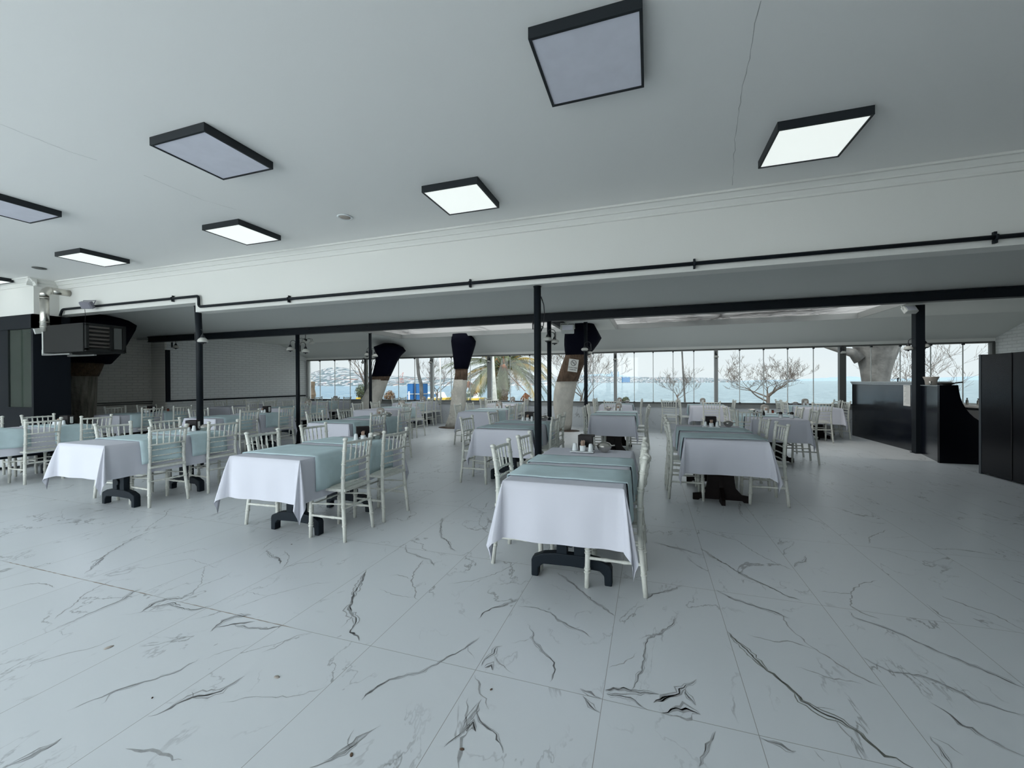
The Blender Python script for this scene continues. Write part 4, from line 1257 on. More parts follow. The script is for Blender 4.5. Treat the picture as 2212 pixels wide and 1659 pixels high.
def setting(x, y, where, beige=False, rz=0.0, full=True):
    """dispenser with shakers, cup and bowl as the photograph shows them; x,y the centre of the dispenser"""
    c, s_ = cos(rz), sin(rz)
    T_ = lambda dx, dy: (x+dx*c-dy*s_, y+dx*s_+dy*c)
    nap_box(x, y, rz, where, beige)
    if full:
        tx_ = T_(-.01, -.115); tray(tx_[0], tx_[1], 'under the shakers '+where, .105, .045)
        z = ZT+.0215
        shaker(*T_(-.08, -.115), 'on the tray '+where, 0, z); pick_cup(*T_(-.005, -.115), 'between two shakers '+where, z); shaker(*T_(.068, -.115), 'on the tray '+where, 1, z)
    else:
        shaker(*T_(-.05, -.10), where, 1); pick_cup(*T_(.03, -.10), where)
# ================================================================ LAYOUT OF TABLES AND CHAIRS
def side_chairs(x0, x1, ys_l, ys_r, gl, gr, where, grp, near, rot=3):
    ends = {1: [''], 2: [' at its near end', ' at its window end'], 3: [' at its near end', ' in the middle', ' at its window end']}
    for side, ys, g, nm in ((-1, ys_l, gl, 'brick-wall side'), (1, ys_r, gr, 'bar side')):
        for i, y in enumerate(ys):
            x = x0-g+.20 if side < 0 else x1+g-.20
            e = ends[len(ys)][i]
            chair(x+crnd.uniform(-.02, .02), y, (0 if side < 0 else 180)+crnd.uniform(-rot, rot),
                  'white wooden chair, %s%s, %s' % (nm, e, where), grp, near)
def full_table(x0, x1, y0, y1, where, row, kind='plastic', near=False, drop=.36, ysl=None, ysr=None, gl=.22, gr=.20, runners=((.10, .40), (.52, .82)), seed=1, rdrop=.27, ear=.24, chairs=True, rshift=0):
    cx, cy = (x0+x1)/2, (y0+y1)/2
    L_, W_ = y1-y0-.02, x1-x0-.02
    t_ = (table_plastic if kind == 'plastic' else table_wood)(L_, W_)
    t_.location = (cx, cy, 0); t_['label'] = '%s table under a white cloth, %s' % ('dark plastic' if kind == 'plastic' else 'dark wooden', where); t_['group'] = 'tables of the '+row
    cloth(x0, x1, y0, y1, drop, seed, 'white tablecloth on %s' % where.replace('the ', 'the ', 1), ear=ear)
    for k, (a, b) in enumerate(runners):
        nm = 'near end' if k == 0 else 'window end'
        if len(runners) == 1: nm = 'middle'
        runner(x0, x1, y0+a*(y1-y0), y0+b*(y1-y0), rdrop, seed*10+k, 'pale blue runner across the %s of %s' % (nm, where))
    if chairs:
        L = y1-y0
        side_chairs(x0, x1, ysl if ysl is not None else [y0+.34*L, y0+.76*L], ysr if ysr is not None else [y0+.34*L, y0+.76*L], gl, gr, where, 'chairs of the '+row, near)
R1, R2, R3, R4 = 'front row', 'second row', 'third row', 'window row'
# front row
w1 = 'front-row table nearest the bar'
full_table(-.92, -.155, 2.58, 4.03, w1, R1, near=True, drop=.37, ysl=[3.21, 3.80], ysr=[3.03, 3.60], gl=.24, gr=.12, seed=3, runners=((.09, .36), (.45, .68)), ear=.26)
setting(-.565, 3.90, 'on the '+w1, rz=-.12); bowl(-.40, 3.86, .2, 'on the '+w1)
w2 = 'second front-row table from the bar'
full_table(-3.57, -2.78, 2.74, 4.16, w2, R1, near=True, drop=.36, ysl=[3.30, 4.0], ysr=[3.20, 3.77], gl=.26, gr=.24, seed=8, runners=((.10, .48), (.58, .90)), ear=.33, rdrop=.30)
setting(-3.10, 3.95, 'on the '+w2, rz=.75)
bowl(-2.93, 3.98, .2, 'on the '+w2)
w3 = 'third front-row table from the bar'
full_table(-6.22, -5.44, 2.80, 4.22, w3, R1, near=True, drop=.36, ysl=[3.45, 4.05], ysr=[3.38, 4.03], gl=.30, gr=.09, seed=12, runners=((.22, .52), (.60, .92)), ear=.32, rdrop=.26)
setting(-5.92, 4.02, 'on the '+w3, rz=.5); bowl(-5.74, 4.06, .2, 'on the '+w3)
w4 = 'front-row table farthest from the bar'
full_table(-9.25, -8.46, 2.85, 4.27, w4, R1, near=True, drop=.34, ysl=[3.45, 4.05], ysr=[3.57, 4.18], gl=.30, gr=.15, seed=17, runners=((.05, .45), (.62, .95)), rdrop=.24)
setting(-8.85, 4.08, 'on the '+w4, rz=.3, full=True)
# second row
w5 = 'second-row table nearest the bar'
full_table(.37, 1.18, 5.0, 6.65, w5, R2, kind='wood', near=True, drop=.37, ysl=[5.50, 6.2], ysr=[5.52, 6.25], gl=.17, gr=.24, seed=21, runners=((.07, .36), (.50, .80)), ear=.27)
setting(.80, 6.42, 'on the '+w5); bowl(1.03, 6.46, .1, 'on the '+w5)
w6 = 'second-row table next to the tall post'
full_table(-2.31, -1.52, 5.30, 6.85, w6, R2, kind='plastic', near=True, drop=.36, ysl=[5.49, 6.55], ysr=[5.85, 6.35], gl=.20, gr=.22, seed=24, runners=((.08, .36), (.55, .82)), ear=.28)
setting(-1.90, 6.65, 'on the '+w6); bowl(-1.66, 6.68, .1, 'on the '+w6)
w7 = 'second-row pair between the two post rows'
full_table(-5.28, -4.48, 5.38, 6.11, 'near half of the second-row pair mid room', R2, near=True, drop=.36, ysl=[5.80], ysr=[5.90], gl=.28, gr=.20, seed=27, runners=((.10, .75),), rdrop=.28)
full_table(-5.28, -4.48, 6.19, 6.92, 'far half of the second-row pair mid room', R2, near=True, drop=.36, ysl=[6.55], ysr=[6.62], gl=.28, gr=.20, seed=29, runners=((.15, .85),), rdrop=.28)
setting(-4.85, 6.70, 'on the second-row pair mid room', beige=True, rz=.5); bowl(-4.66, 6.68, .1, 'on the second-row pair mid room')
full_table(-8.33, -7.52, 5.50, 6.33, 'near half of the pair behind the bent post', R2, drop=.36, ysl=[5.95], ysr=[6.02], gl=.25, gr=.20, seed=31, runners=((.15, .85),))
full_table(-8.33, -7.52, 6.41, 7.22, 'far half of the pair behind the bent post', R2, drop=.36, ysl=[6.85], ysr=[6.90], gl=.25, gr=.16, seed=33, runners=((.15, .85),))
setting(-7.95, 6.95, 'on the pair behind the bent post')
w8 = 'second-row table farthest from the bar'
full_table(-11.1, -10.3, 5.55, 7.0, w8, R2, kind='wood', drop=.36, gl=.25, gr=.18, seed=35, runners=((.12, .42), (.55, .88)))
jar(-10.72, 6.72, 'on the '+w8); setting(-10.75, 6.4, 'on the '+w8, full=False)
# third row
w9 = 'third-row table nearest the bar'
full_table(1.62, 2.43, 7.90, 9.60, w9, R3, kind='wood', drop=.37, ysl=[8.45, 9.2], ysr=[8.35, 9.1], gl=.20, gr=.24, seed=41, runners=((.30, .58), (.68, .95)))
setting(2.14, 9.36, 'on the '+w9, beige=True); bowl(1.92, 9.38, .1, 'on the '+w9); jar(2.27, 9.34, 'on the '+w9)
chair(1.55, 8.1, 100, 'white wooden chair seen from behind at the corner of the '+w9, 'chairs of the '+R3, False)
w10 = 'third-row table behind the steel bowl table'
full_table(-1.07, -.28, 7.90, 9.60, w10, R3, kind='wood', drop=.36, ysl=[8.4, 9.2], ysr=[8.45, 9.2], gl=.22, gr=.24, seed=43, runners=((.10, .36), (.50, .76)))
setting(-.66, 9.42, 'on the '+w10, beige=True); bowl(-.88, 9.42, .1, 'on the '+w10)
w11 = 'third-row table before the middle wrapped trunk'
full_table(-3.95, -3.14, 8.20, 9.75, w11, R3, kind='plastic', drop=.36, gl=.25, gr=.25, seed=45, runners=((.15, .45), (.58, .88)))
setting(-3.50, 9.55, 'on the '+w11, beige=True); bowl(-3.28, 9.55, .1, 'on the '+w11)
w12 = 'third-row table beside the leaning wrapped trunk'
full_table(-6.68, -5.88, 8.20, 9.80, w12, R3, kind='wood', drop=.36, ysl=[8.7, 9.4], ysr=[8.9, 9.5], gl=.28, gr=.22, seed=47, runners=((.55, .85),))
setting(-6.25, 9.55, 'on the '+w12, beige=True); bowl(-6.08, 9.50, .1, 'on the '+w12)
w13 = 'third-row table behind the steel beam post'
full_table(-9.75, -8.95, 8.30, 9.80, w13, R3, drop=.36, gl=.25, gr=.22, seed=49, runners=((.10, .45), (.55, .95)))
setting(-9.35, 9.55, 'on the '+w13, beige=True)
w14 = 'third-row table nearest the brick wall'
full_table(-11.75, -10.95, 8.40, 9.90, w14, R3, drop=.36, gl=.22, gr=.22, seed=51, runners=())
# window row
w15 = 'window-row table nearest the bar'
full_table(3.38, 4.18, 11.45, 12.80, w15, R4, kind='wood', drop=.37, gl=.22, gr=.26, seed=61, runners=((.45, .75),))
setting(3.80, 12.62, 'on the '+w15, beige=True, full=False); bowl(3.58, 12.62, .1, 'on the '+w15)
chair(3.66, 11.25, 90, 'white wooden chair at the near end of the '+w15, 'chairs of the '+R4, False)
w16 = 'window-row table before the wide bare tree'
full_table(1.0, 1.84, 11.55, 12.80, w16, R4, drop=.37, ysl=[], ysr=[12.0, 12.5], gr=.25, seed=63, runners=((.45, .75),)) if False else full_table(1.0, 1.84, 11.55, 12.80, w16, R4, drop=.37, ysl=[12.1], ysr=[12.1], gl=.25, gr=.25, seed=63, runners=((.45, .75),))
setting(1.38, 12.65, 'on the '+w16, beige=True, full=False)
chair(1.42, 11.40, 90, 'white wooden chair at the near end of the '+w16, 'chairs of the '+R4, False)
c_ = chair(.52, 12.05, 75, 'white wooden chair with a white seat pad standing free by the window', 'chairs of the '+R4, False)
mb = MB(); mb.prism([(-.18, -.17), (.18, -.17), (.19, .18), (-.19, .18)], 0, .03, 'z')
mb.build('seat_pad', 'cushion_white', label='white seat pad on the free-standing chair by the window', cat='cushion', loc=(.52, 12.05, .467), rotz=radians(-15), bevel=.01)
w17 = 'window-row table before the two far towers'
full_table(-1.32, -.48, 11.60, 12.80, w17, R4, drop=.36, ysl=[12.0, 12.5], ysr=[12.2], gl=.22, gr=.24, seed=65, runners=((.40, .70),))
setting(-.86, 12.66, 'on the '+w17, beige=True, full=False); bowl(-.64, 12.68, .1, 'on the '+w17)
chair(-.98, 11.45, 92, 'white wooden chair at the near end of the '+w17, 'chairs of the '+R4, False)
w18 = 'window-row table in front of the palm'
full_table(-4.65, -3.80, 11.60, 12.80, w18, R4, drop=.36, ysl=[12.0, 12.5], ysr=[12.2], gl=.3, gr=.24, seed=67, runners=((.30, .60),))
setting(-4.18, 12.66, 'on the '+w18, beige=True, full=False)
chair(-4.35, 11.45, 90, 'white wooden chair at the near end of the '+w18, 'chairs of the '+R4, False)
w19 = 'window-row table beside the blue tanks'
full_table(-7.75, -6.95, 11.35, 12.80, w19, R4, drop=.36, ysl=[11.9, 12.4], ysr=[11.8, 12.4], gl=.3, gr=.26, seed=69, runners=((.10, .40),))
setting(-7.35, 12.55, 'on the '+w19, beige=True, full=False)
w20 = 'window-row table at the brick corner'
full_table(-11.35, -10.55, 11.2, 12.7, w20, R4, drop=.36, gl=.26, gr=.24, seed=71, runners=((.30, .60),))
setting(-10.95, 12.45, 'on the '+w20, beige=True, full=False)
# small dark bottles and spare dispensers seen on the bar-side tables
def bottle(x, y, z, lb, h=.10, m_='bottle_dark'):
    t_ = thing('small_bottle', lb, 'bottle', (x, y, z), 0, 'small dark bottles')
    mb = MB(); mb.lathe([(.018, 0), (.020, .004), (.020, h*.6), (.009, h*.8), (.009, h*.9)], seg=12); mb.build('body', m_, t_)
    mb = MB(); mb.lathe([(.011, h*.9), (.011, h), (.008, h+.002)], seg=12); mb.build('cap', 'bottle_dark', t_)
for k, (px, py) in enumerate(((1604, 897), (1611, 899), (1619, 899), (1625, 898))):
    q = atz(px+25, py, ZT+.012); bottle(q.x, q.y, ZT+.012, '%s of four small dark bottles in a line on the third-row table' % ('first', 'second', 'third', 'last')[k], .09)
def pour_jug(x, y, rz, lb):
    t_ = thing('oil_cruet', lb, 'cruet', (x, y, ZT+.012), rz, 'glass cruets with dark tops')
    mb = MB(); mb.lathe([(.03, 0), (.034, .01), (.034, .045), (.02, .07)], seg=14); mb.build('body', 'porcelain', t_)
    mb = MB(); mb.lathe([(.026, .068), (.030, .085), (.022, .105), (.008, .11)], seg=14); mb.tube([(.02, 0, .09), (.055, 0, .085), (.06, 0, .075)], .008, 7); mb.build('top', 'bottle_dark', t_)
pour_jug(2.10, 8.15, pi, 'cruet with dark top near the corner of the third-row table, left of two')
pour_jug(2.27, 8.17, pi, 'cruet with dark top near the corner of the third-row table, right of two')

# ================================================================ WRAPPED TRUNKS INSIDE
def trunk_px(levels, mb, flat=.8, seg=20, wob=.03, seed=1):
    """levels: (py, px left, px right, depth Y)"""
    rings_ = []
    for py, l, r, Y in levels:
        a, b = aty(l, py, Y), aty(r, py, Y)
        c = (a+b)/2; rad = (b-a).length/2*.97
        ring = []
        for k in range(seg):
            an = 2*pi*k/seg
            n_ = noise.noise(Vector((cos(an)*1.5+seed*7, sin(an)*1.5, c.z*1.3)))*wob
            ring.append(mb.bm.verts.new((c.x+cos(an)*(rad+n_*.6), c.y+sin(an)*(rad*flat+n_), c.z)))
        rings_.append(ring)
    for i in range(len(rings_)-1):
        for k in range(seg):
            f = mb.face([rings_[i][k], rings_[i][(k+1) % seg], rings_[i+1][(k+1) % seg], rings_[i+1][k]])
            if f: f.smooth = True
    mb.face(rings_[0]); mb.face(list(reversed(rings_[-1])))
def wrapped(name, label, white, brown, wrap, wmat='bark_white', bmat='bark_brown', seed=1, soil=True):
    t_ = thing(name, label, 'tree', (0, 0, 0), 0, 'wrapped trunks growing through the roof')
    mb = MB(); trunk_px(white, mb, seed=seed); mb.build('whitewashed_trunk', wmat, t_)
    mb = MB(); trunk_px(brown, mb, seed=seed, wob=.02); mb.build('bare_bark', bmat, t_)
    mb = MB(); trunk_px(wrap, mb, flat=.85, seed=seed, wob=.05, seg=14); mb.build('black_wrap', 'wrap_black', t_)
    if soil:
        a, b = aty(white[0][1], white[0][0], white[0][3]), aty(white[0][2], white[0][0], white[0][3])
        c = (a+b)/2; r = (b-a).length/2
        mb = MB(); mb.lathe([(r+.16, .002), (r+.14, .012), (.05, .02)], (c.x+.05, c.y-.02, 0), 22, 1.15, .8); mb.build('soil_ring', 'soil', t_)
    return t_
def zl(py, l, r, Y): return (py, l, r, Y)
tC = wrapped('tree_trunk', 'thick leaning whitewashed trunk carrying the no-smoking sign, black cloth above',
    [(931,1206,1233,11.8),(915,1201,1236,11.75),(890,1196,1237,11.65),(868,1194,1238,11.55),(845,1196,1243,11.4),(822,1201,1248,11.25)],
    [(824,1201,1249,11.24),(805,1207,1256,11.15),(787,1213,1263,11.05),(770,1219,1269,10.95),(762,1221,1272,10.9)],
    [(767,1220,1273,10.93),(757,1218,1284,10.85),(745,1217,1293,10.75),(732,1217,1301,10.65),(716,1219,1292,10.5),(700,1223,1283,10.35),(688,1226,1280,10.3)], seed=3)
tB = wrapped('tree_trunk', 'upright whitewashed trunk with a black wrap like an upturned bottle, before the palm',
    [(926,960,992,11.7),(912,965,996,11.7),(895,971,1002,11.7),(868,975,1006,11.7),(845,978,1007,11.7),(820,982,1009,11.7)],
    [(821,982,1009,11.7),(808,984,1010,11.7),(796,984,1011,11.7)],
    [(797,983,1012,11.7),(780,981,1016,11.7),(765,979,1020,11.7),(745,976,1026,11.7),(737,975,1027,11.7),(722,976,1018,11.7)], seed=5)
tA = wrapped('tree_trunk', 'whitewashed trunk bending over at the top under dark blue cloth, beside the shrub window',
    [(921,762,812,11.6),(905,768,814,11.6),(890,775,816,11.6),(874,781,820,11.65),(855,788,826,11.7),(837,797,832,11.75),(820,803,838,11.8)],
    [(822,803,838,11.8),(814,805,841,11.82),(810,806,843,11.83)],
    [(813,805,842,11.82),(800,808,848,11.85),(780,813,857,11.9),(768,814,864,11.95),(758,813,874,12.0),(750,811,868,12.0),(742,830,852,12.0)], seed=8)
tD = wrapped('tree_trunk', 'streaked pale trunk in black wrap behind the gas heater by the navy pillar',
    [(935,124,182,5.9),(905,126,183,5.9),(870,127,184,5.9),(840,127,185,5.9),(812,127,186,5.9)],
    [(813,125,187,5.9),(798,122,191,5.9),(783,120,195,5.9)],
    [(785,112,200,5.9),(765,108,213,5.9),(740,104,225,5.9),(708,102,239,5.9),(690,100,241,5.9),(676,104,205,5.9)], wmat='bark_streaked', bmat='bark_dark', seed=11, soil=False)
# no-smoking sign
s0 = aty(1238, 790, 10.82)
def signpt(px, py, d=0.0): return aty(px, py, 10.66-d)
cs_ = [signpt(1230, 774.5), signpt(1250.7, 777), signpt(1246, 805), signpt(1226, 801.5)]
ux = (cs_[1]-cs_[0]).normalized(); uy = (cs_[0]-cs_[3]).normalized(); un = ux.cross(uy).normalized()
if un.y > 0: un = -un
ctr = sum(cs_, Vector())/4
sw, sh = (cs_[1]-cs_[0]).length, (cs_[0]-cs_[3]).length
sign = thing('no_smoking_sign', 'white no-smoking notice fixed to the brown bark of the leaning trunk', 'sign', ctr)
mz = Matrix((ux, uy, ux.cross(uy))).transposed().to_4x4(); mz.translation = ctr
sign.matrix_world = mz
mb = MB(); mb.box((-sw/2, -sh/2, -.004), (sw/2, sh/2, 0)); brd = mb.build('board', 'plastic_white', sign)
mb = MB(); R_ = [(cos(2*pi*k/24)*sw*.27, sh*.20+sin(2*pi*k/24)*sw*.27, .002) for k in range(25)]; mb.tube(R_, .006, 5, cap=False)
mb.tube([(-sw*.18, sh*.20+sw*.18, .002), (sw*.18, sh*.20-sw*.18, .002)], .006, 5); mb.build('prohibition_ring', 'print_black', brd)
mb = MB(); mb.box((-sw*.17, sh*.19, 0), (sw*.10, sh*.215, .002)); mb.box((sw*.115, sh*.19, 0), (sw*.15, sh*.215, .002)); mb.tube([(sw*.13, sh*.23, .001), (sw*.10, sh*.25, .001), (sw*.15, sh*.27, .001)], .0025, 5); mb.build('cigarette_symbol', 'print_black', brd)
def text(s_, x, y, size, parent, m_='print_black', ex=.0008):
    cu = bpy.data.curves.new('lettering', 'FONT'); cu.body = s_; cu.size = size; cu.align_x = 'CENTER'; cu.align_y = 'CENTER'; cu.extrude = ex; cu.offset = size*.02
    c_o = bpy.data.objects.new('lettering_source', cu); COL.objects.link(c_o)
    me = bpy.data.meshes.new_from_object(c_o); bpy.data.objects.remove(c_o)
    o = bpy.data.objects.new('lettering', me); COL.objects.link(o); me.materials.clear(); me.materials.append(MAT[m_]); o.parent = parent; o.location = (x, y, .002)
    return o
text('SİGARA İÇMEK', 0, -sh*.17, sw*.135, brd); text('YASAKTIR', 0, -sh*.34, sw*.155, brd)

# ================================================================ BAR
bar = thing('bar_counter', 'glossy black bar counter with a lighter top, in front of the thick outdoor trunk', 'bar counter')
mb = MB(); mb.box((4.87, 10.09, 0), (5.35, 12.78, 1.33)); mb.build('body', 'bar_black', bar, bevel=.004)
mb = MB(); mb.box((4.84, 10.08, 1.335), (5.40, 12.80, 1.365)); bwt = mb.build('worktop', 'bar_top', bar, bevel=.004)
mb = MB(); mb.box((4.855, 10.09, 1.30), (4.869, 12.78, 1.333)); mb.build('edge_strip', 'bar_top', bwt)
bar2 = thing('bar_counter', 'black bar end counter with a concave cut-out, between the square post and tall cabinet', 'bar counter')
mb = MB(); mb.prism([(4.86, 9.91), (4.63, 8.97), (4.86, 8.97), (5.08, 9.91)], 0, 1.29, 'z'); mb.build('body', 'bar_black', bar2)
mb = MB(); mb.prism([(4.85, 9.92), (4.61, 8.96), (4.87, 8.96), (5.10, 9.92)], 1.29, 1.305, 'z'); mb.build('worktop', 'bar_top', bar2)
cv = [(4.61, 0), (4.61, 1.31), (4.855, 1.31)]
for k in range(1, 11):
    a = k/10; cv.append((4.86+.52*(1-cos(a*pi/2))*.62+.18*a*a, 1.31-.66*sin(a*pi/2)*1.0))
cv += [(5.75, .60), (5.75, 0)]
mb = MB(); mb.prism(cv, 8.90, 8.955, 'y'); mb.build('end_panel', 'cabinet_black', bar2)
cab = thing('tall_cabinet', 'tall glossy black cabinet cut by the picture edge', 'cabinet')
mb = MB(); mb.box((4.66, 5.6, .02), (5.45, 8.06, 1.765)); cb_ = mb.build('body', 'cabinet_black', cab, bevel=.006)
mb = MB(); mb.box((4.655, 8.06, 0), (5.46, 8.10, 1.77)); mb.build('side_trim', 'bar_grey', cab)
mb = MB(); mb.box((4.652, 7.50, .02), (4.659, 7.508, 1.765)); mb.box((4.652, 6.6, .02), (4.659, 6.608, 1.765)); mb.build('door_gap', 'print_black', cb_)
mb = MB()
p0, p1 = (4.862, 10.27), (4.862, 10.50)
mb.box((4.862, 10.27, .88), (4.868, 10.50, 1.33)); o = mb.build('menu_sheet', 'paper', label='long white menu sheet taped to the black bar front beside the square post', cat='paper')
mb = MB()
for k in range(14):
    z = 1.27-k*.026; mb.box((4.8605, 10.30, z), (4.862, 10.47-.02*(k*7 % 4), z+.006))
tag(mb.build('printed_lines', 'alu', o))
t_ = thing('cloth_bag', 'crumpled beige bag standing on the bar end counter', 'bag', (4.86, 9.62, 1.305))
mb = MB(); mb.lathe([(.07, 0), (.078, .01), (.085, .08), (.10, .12), (.112, .15), (.098, .152), (.085, .12)], seg=16); mb.build('body', 'napkin_box_beige', t_)
t_ = thing('serving_pan', 'dark shallow pan on a white base on the bar end counter', 'pan', (4.88, 9.22, 1.305))
mb = MB(); mb.lathe([(.05, 0), (.07, .01), (.12, .035), (.125, .045)], seg=18); mb.tube([(.11, 0, .04), (.2, -.02, .05)], .012, 8); mb.build('body', 'bottle_dark', t_)
t_ = thing('small_glass', 'small clear glass beside the beige bag on the bar', 'glass', (4.74, 9.40, 1.305))
mb = MB(); mb.lathe([(.022, 0), (.026, .07), (.023, .07), (.02, .006)], seg=12); mb.build('body', 'steel', t_)
t_ = thing('bar_tap', 'tiny dark tap knob on the bar counter worktop', 'tap', (5.0, 11.0, 1.365))
mb = MB(); mb.tube([(0, 0, 0), (0, 0, .05)], .012, 8); mb.lathe([(.02, .05), (.022, .07), (.01, .08)], seg=10); mb.build('body', 'lamp_black', t_)
bc = thing('back_counter', 'pale work counter behind the bar, seen through the cut-out', 'counter')
mb = MB(); mb.box((5.62, 9.2, 0), (6.2, 12.3, .88)); mb.build('body', 'bar_top', bc)
mb = MB(); mb.box((5.58, 9.15, .885), (6.24, 12.35, .92)); mb.build('worktop', 'cushion_white', bc)
for k, (x, y) in enumerate(((5.72, 10.25), (5.74, 10.0), (5.76, 9.72))):
    bottle(x, y, .92, 'small jar on the back counter, %s' % ('first of three beside the glass', 'middle of three', 'closest to the tall cabinet')[k], .13, 'steel')

# ================================================================ OUTDOORS
def bare_tree(label, base, h, spread, seed, r0, m_='twig', levels=5, lean=(0, 0), fork=.35, name='bare_tree', density=3, flatz=1.0, upz=.55, minr=.0045, sc=1.0):
    t_ = thing(name, label, 'tree', base, 0, 'bare trees outside')
    r_ = random.Random(seed)
    tm = MB(); bm_ = MB()
    top = Vector((lean[0], lean[1], h*fork))
    pts = [Vector((0, 0, 0)), top*.5+Vector((r_.uniform(-.04, .04), 0, 0)), top]
    tm.tube(pts, [r0, r0*.85, r0*.7], 8)
    def grow(p, d, L_, r, lv):
        seg_ = 4; q = p.copy(); P = [p.copy()]; R = [r]
        for k in range(seg_):
            d = (d+Vector((r_.uniform(-.22, .22), r_.uniform(-.22, .22), r_.uniform(-.08, .20)*upz))).normalized()
            q = q+d*L_/seg_; P.append(q.copy()); R.append(max(minr*.7, r*(1-.5*(k+1)/seg_)))
        bm_.tube(P, R, 5 if lv > 2 else 4, cap=False)
        if lv <= 0: return
        for k in range(density if lv > 1 else density+1):
            i = r_.randint(1, seg_) if k else seg_
            ax = Vector((r_.uniform(-1, 1), r_.uniform(-1, 1), r_.uniform(-.3, .9)*upz)).normalized()
            nd = (d*.9+ax*.75*spread).normalized()
            grow(P[i], nd, L_*r_.uniform(.55, .8), max(minr, R[i]*.62), lv-1)
    n0 = 5
    for k in range(n0):
        a = 2*pi*k/n0+r_.uniform(-.4, .4)
        d = Vector((cos(a)*spread, sin(a)*spread, r_.uniform(.5, 1.1)*flatz)).normalized()
        grow(top.copy()-Vector((0, 0, r_.uniform(0, .12)*h)), d, h*r_.uniform(.26, .36)*sc, r0*.42, levels)
    tm.build('trunk', m_ if m_ != 'twig' else 'twig', t_)
    bm_.build('branches', m_, t_, fixn=False)
    return t_
def at_ground(px, Y, z=-.25):
    q = aty(px, 900, Y); return (q.x, Y, z)
bare_tree('wide bare tree with low spreading crown standing at the water, in the fifth window', at_ground(1660, 19), 3.1, 1.15, 4, .085, fork=.37, levels=5, density=3, flatz=.85, minr=.004, sc=.98)
bare_tree('small bare tree near the flag pole in the window beside it', at_ground(1464, 23), 2.4, .7, 9, .04, fork=.4, levels=4, density=3)
bare_tree('bare tree with long curved twigs behind the no-smoking trunk', at_ground(1249, 17), 3.6, .8, 14, .06, fork=.3, levels=5, density=3, lean=(.15, 0), minr=.004)
bare_tree('tangled bare tree behind the blue tanks', at_ground(945, 23.5), 3.9, .8, 21, .06, fork=.3, levels=4, density=3)
bare_tree('bare tree leaning into the first window, behind the shrub', at_ground(792, 17), 4.0, .55, 27, .08, fork=.45, levels=5, density=3)
bare_tree('bare thicket right of the thick outdoor trunk', at_ground(1975, 19.5), 3.6, .8, 31, .035, fork=.2, levels=4, density=3, lean=(.3, 0))
def plain_trunk(label, pts, m_='trunk_outside', name='outdoor_trunk', seed=3):
    """pts (py,pxL,pxR,Y)"""
    t_ = thing(name, label, 'tree', (0, 0, 0), 0, 'trunks outside the windows')
    mb = MB(); trunk_px(pts, mb, flat=1, seg=14, wob=.03, seed=seed); mb.build('trunk', m_, t_)
    return t_
tt = plain_trunk('very thick pale forked trunk outside behind the bar', [(925,1869,1915,16.5),(870,1866,1917,16.5),(825,1862,1921,16.5),(800,1858,1926,16.5),(780,1853,1932,16.5),(762,1848,1939,16.5),(740,1840,1948,16.5),(700,1830,1960,16.5)], seed=5)
a, b, c = aty(1858, 775, 16.4), aty(1842, 762, 16.4), aty(1822, 758, 16.4)
mb = MB(); mb.tube([a, b, c, c+Vector((-.5, 0, .2))], [.22, .15, .11, .09], 10); mb.build('limb', 'trunk_outside', tt)
plain_trunk('pale straight trunk just outside in front of the palm', [(930,1063,1079,15),(868,1061,1074,15),(820,1060,1070,15),(770,1058,1067,15),(720,1055,1064,15)], 'bark_white', seed=9)
plain_trunk('slim pale trunk rising past the blue tanks', [(910,906,915,18),(862,907,915,18),(830,906,913,18),(808,901,907,18),(770,898,904,18),(730,890,896,18)], 'trunk_outside', seed=4)
plain_trunk('thin leaning trunk beside the small bare tree', [(915,1479,1485,18),(860,1477,1481,18),(800,1474,1477,18),(740,1471,1474,18)], 'trunk_outside', seed=6)

# palm
pb = aty(1087, 868, 20)
palm = thing('palm_tree', 'broad palm with drooping fronds and orange date clusters behind the glass', 'palm', (pb.x, 20, -.25))
mb = MB()
prof_ = []
for k in range(26):
    z = k*.095; prof_.append((.26+.05*(k % 2)+.04*sin(k*.5), z))
mb.lathe(prof_, seg=14); mb.build('trunk', 'palm_trunk', palm)
pr2 = random.Random(6)
def frond(ang, el, L_, droop, m_):
    mb = MB()
    P = []; d = Vector((cos(ang)*cos(el), sin(ang)*cos(el), sin(el))); p = Vector((cos(ang)*.18, sin(ang)*.18, 2.35))
    n = 14
    for i in range(n+1):
        P.append(p.copy()); p = p+d*L_/n; d = (d+Vector((0, 0, -droop/n))).normalized()
    mb.tube(P, [.03*(1-.8*i/n) for i in range(n+1)], 5, cap=False)
    m_l = 44
    for i in range(m_l):
        f = .12+.88*i/m_l; k = min(int(f*n), n-1); q = P[k].lerp(P[k+1], f*n-k)
        t_ = (P[k+1]-P[k]).normalized(); s_ = t_.cross(Vector((0, 0, 1))).normalized()
        ll = .40*sin(pi*(.12+.83*f))+.08
        for sd in (-1, 1):
            e = q+(s_*sd*.75+t_*.65+Vector((0, 0, -.30-.25*pr2.random()))).normalized()*ll
            wv = t_*.020
            mb.quad(q-wv, q+wv, e+wv*.2, e-wv*.2)
    mb.build('frond', m_, palm, fixn=False)
for k in range(64):
    a = 2*pi*k*.382+pr2.uniform(-.1, .1); el = radians(pr2.uniform(-15, 70))
    frond(a, el, pr2.uniform(2.5, 3.5), pr2.uniform(1.3, 2.2), 'palm_leaf_yellow' if pr2.random() < .10 else 'palm_leaf')
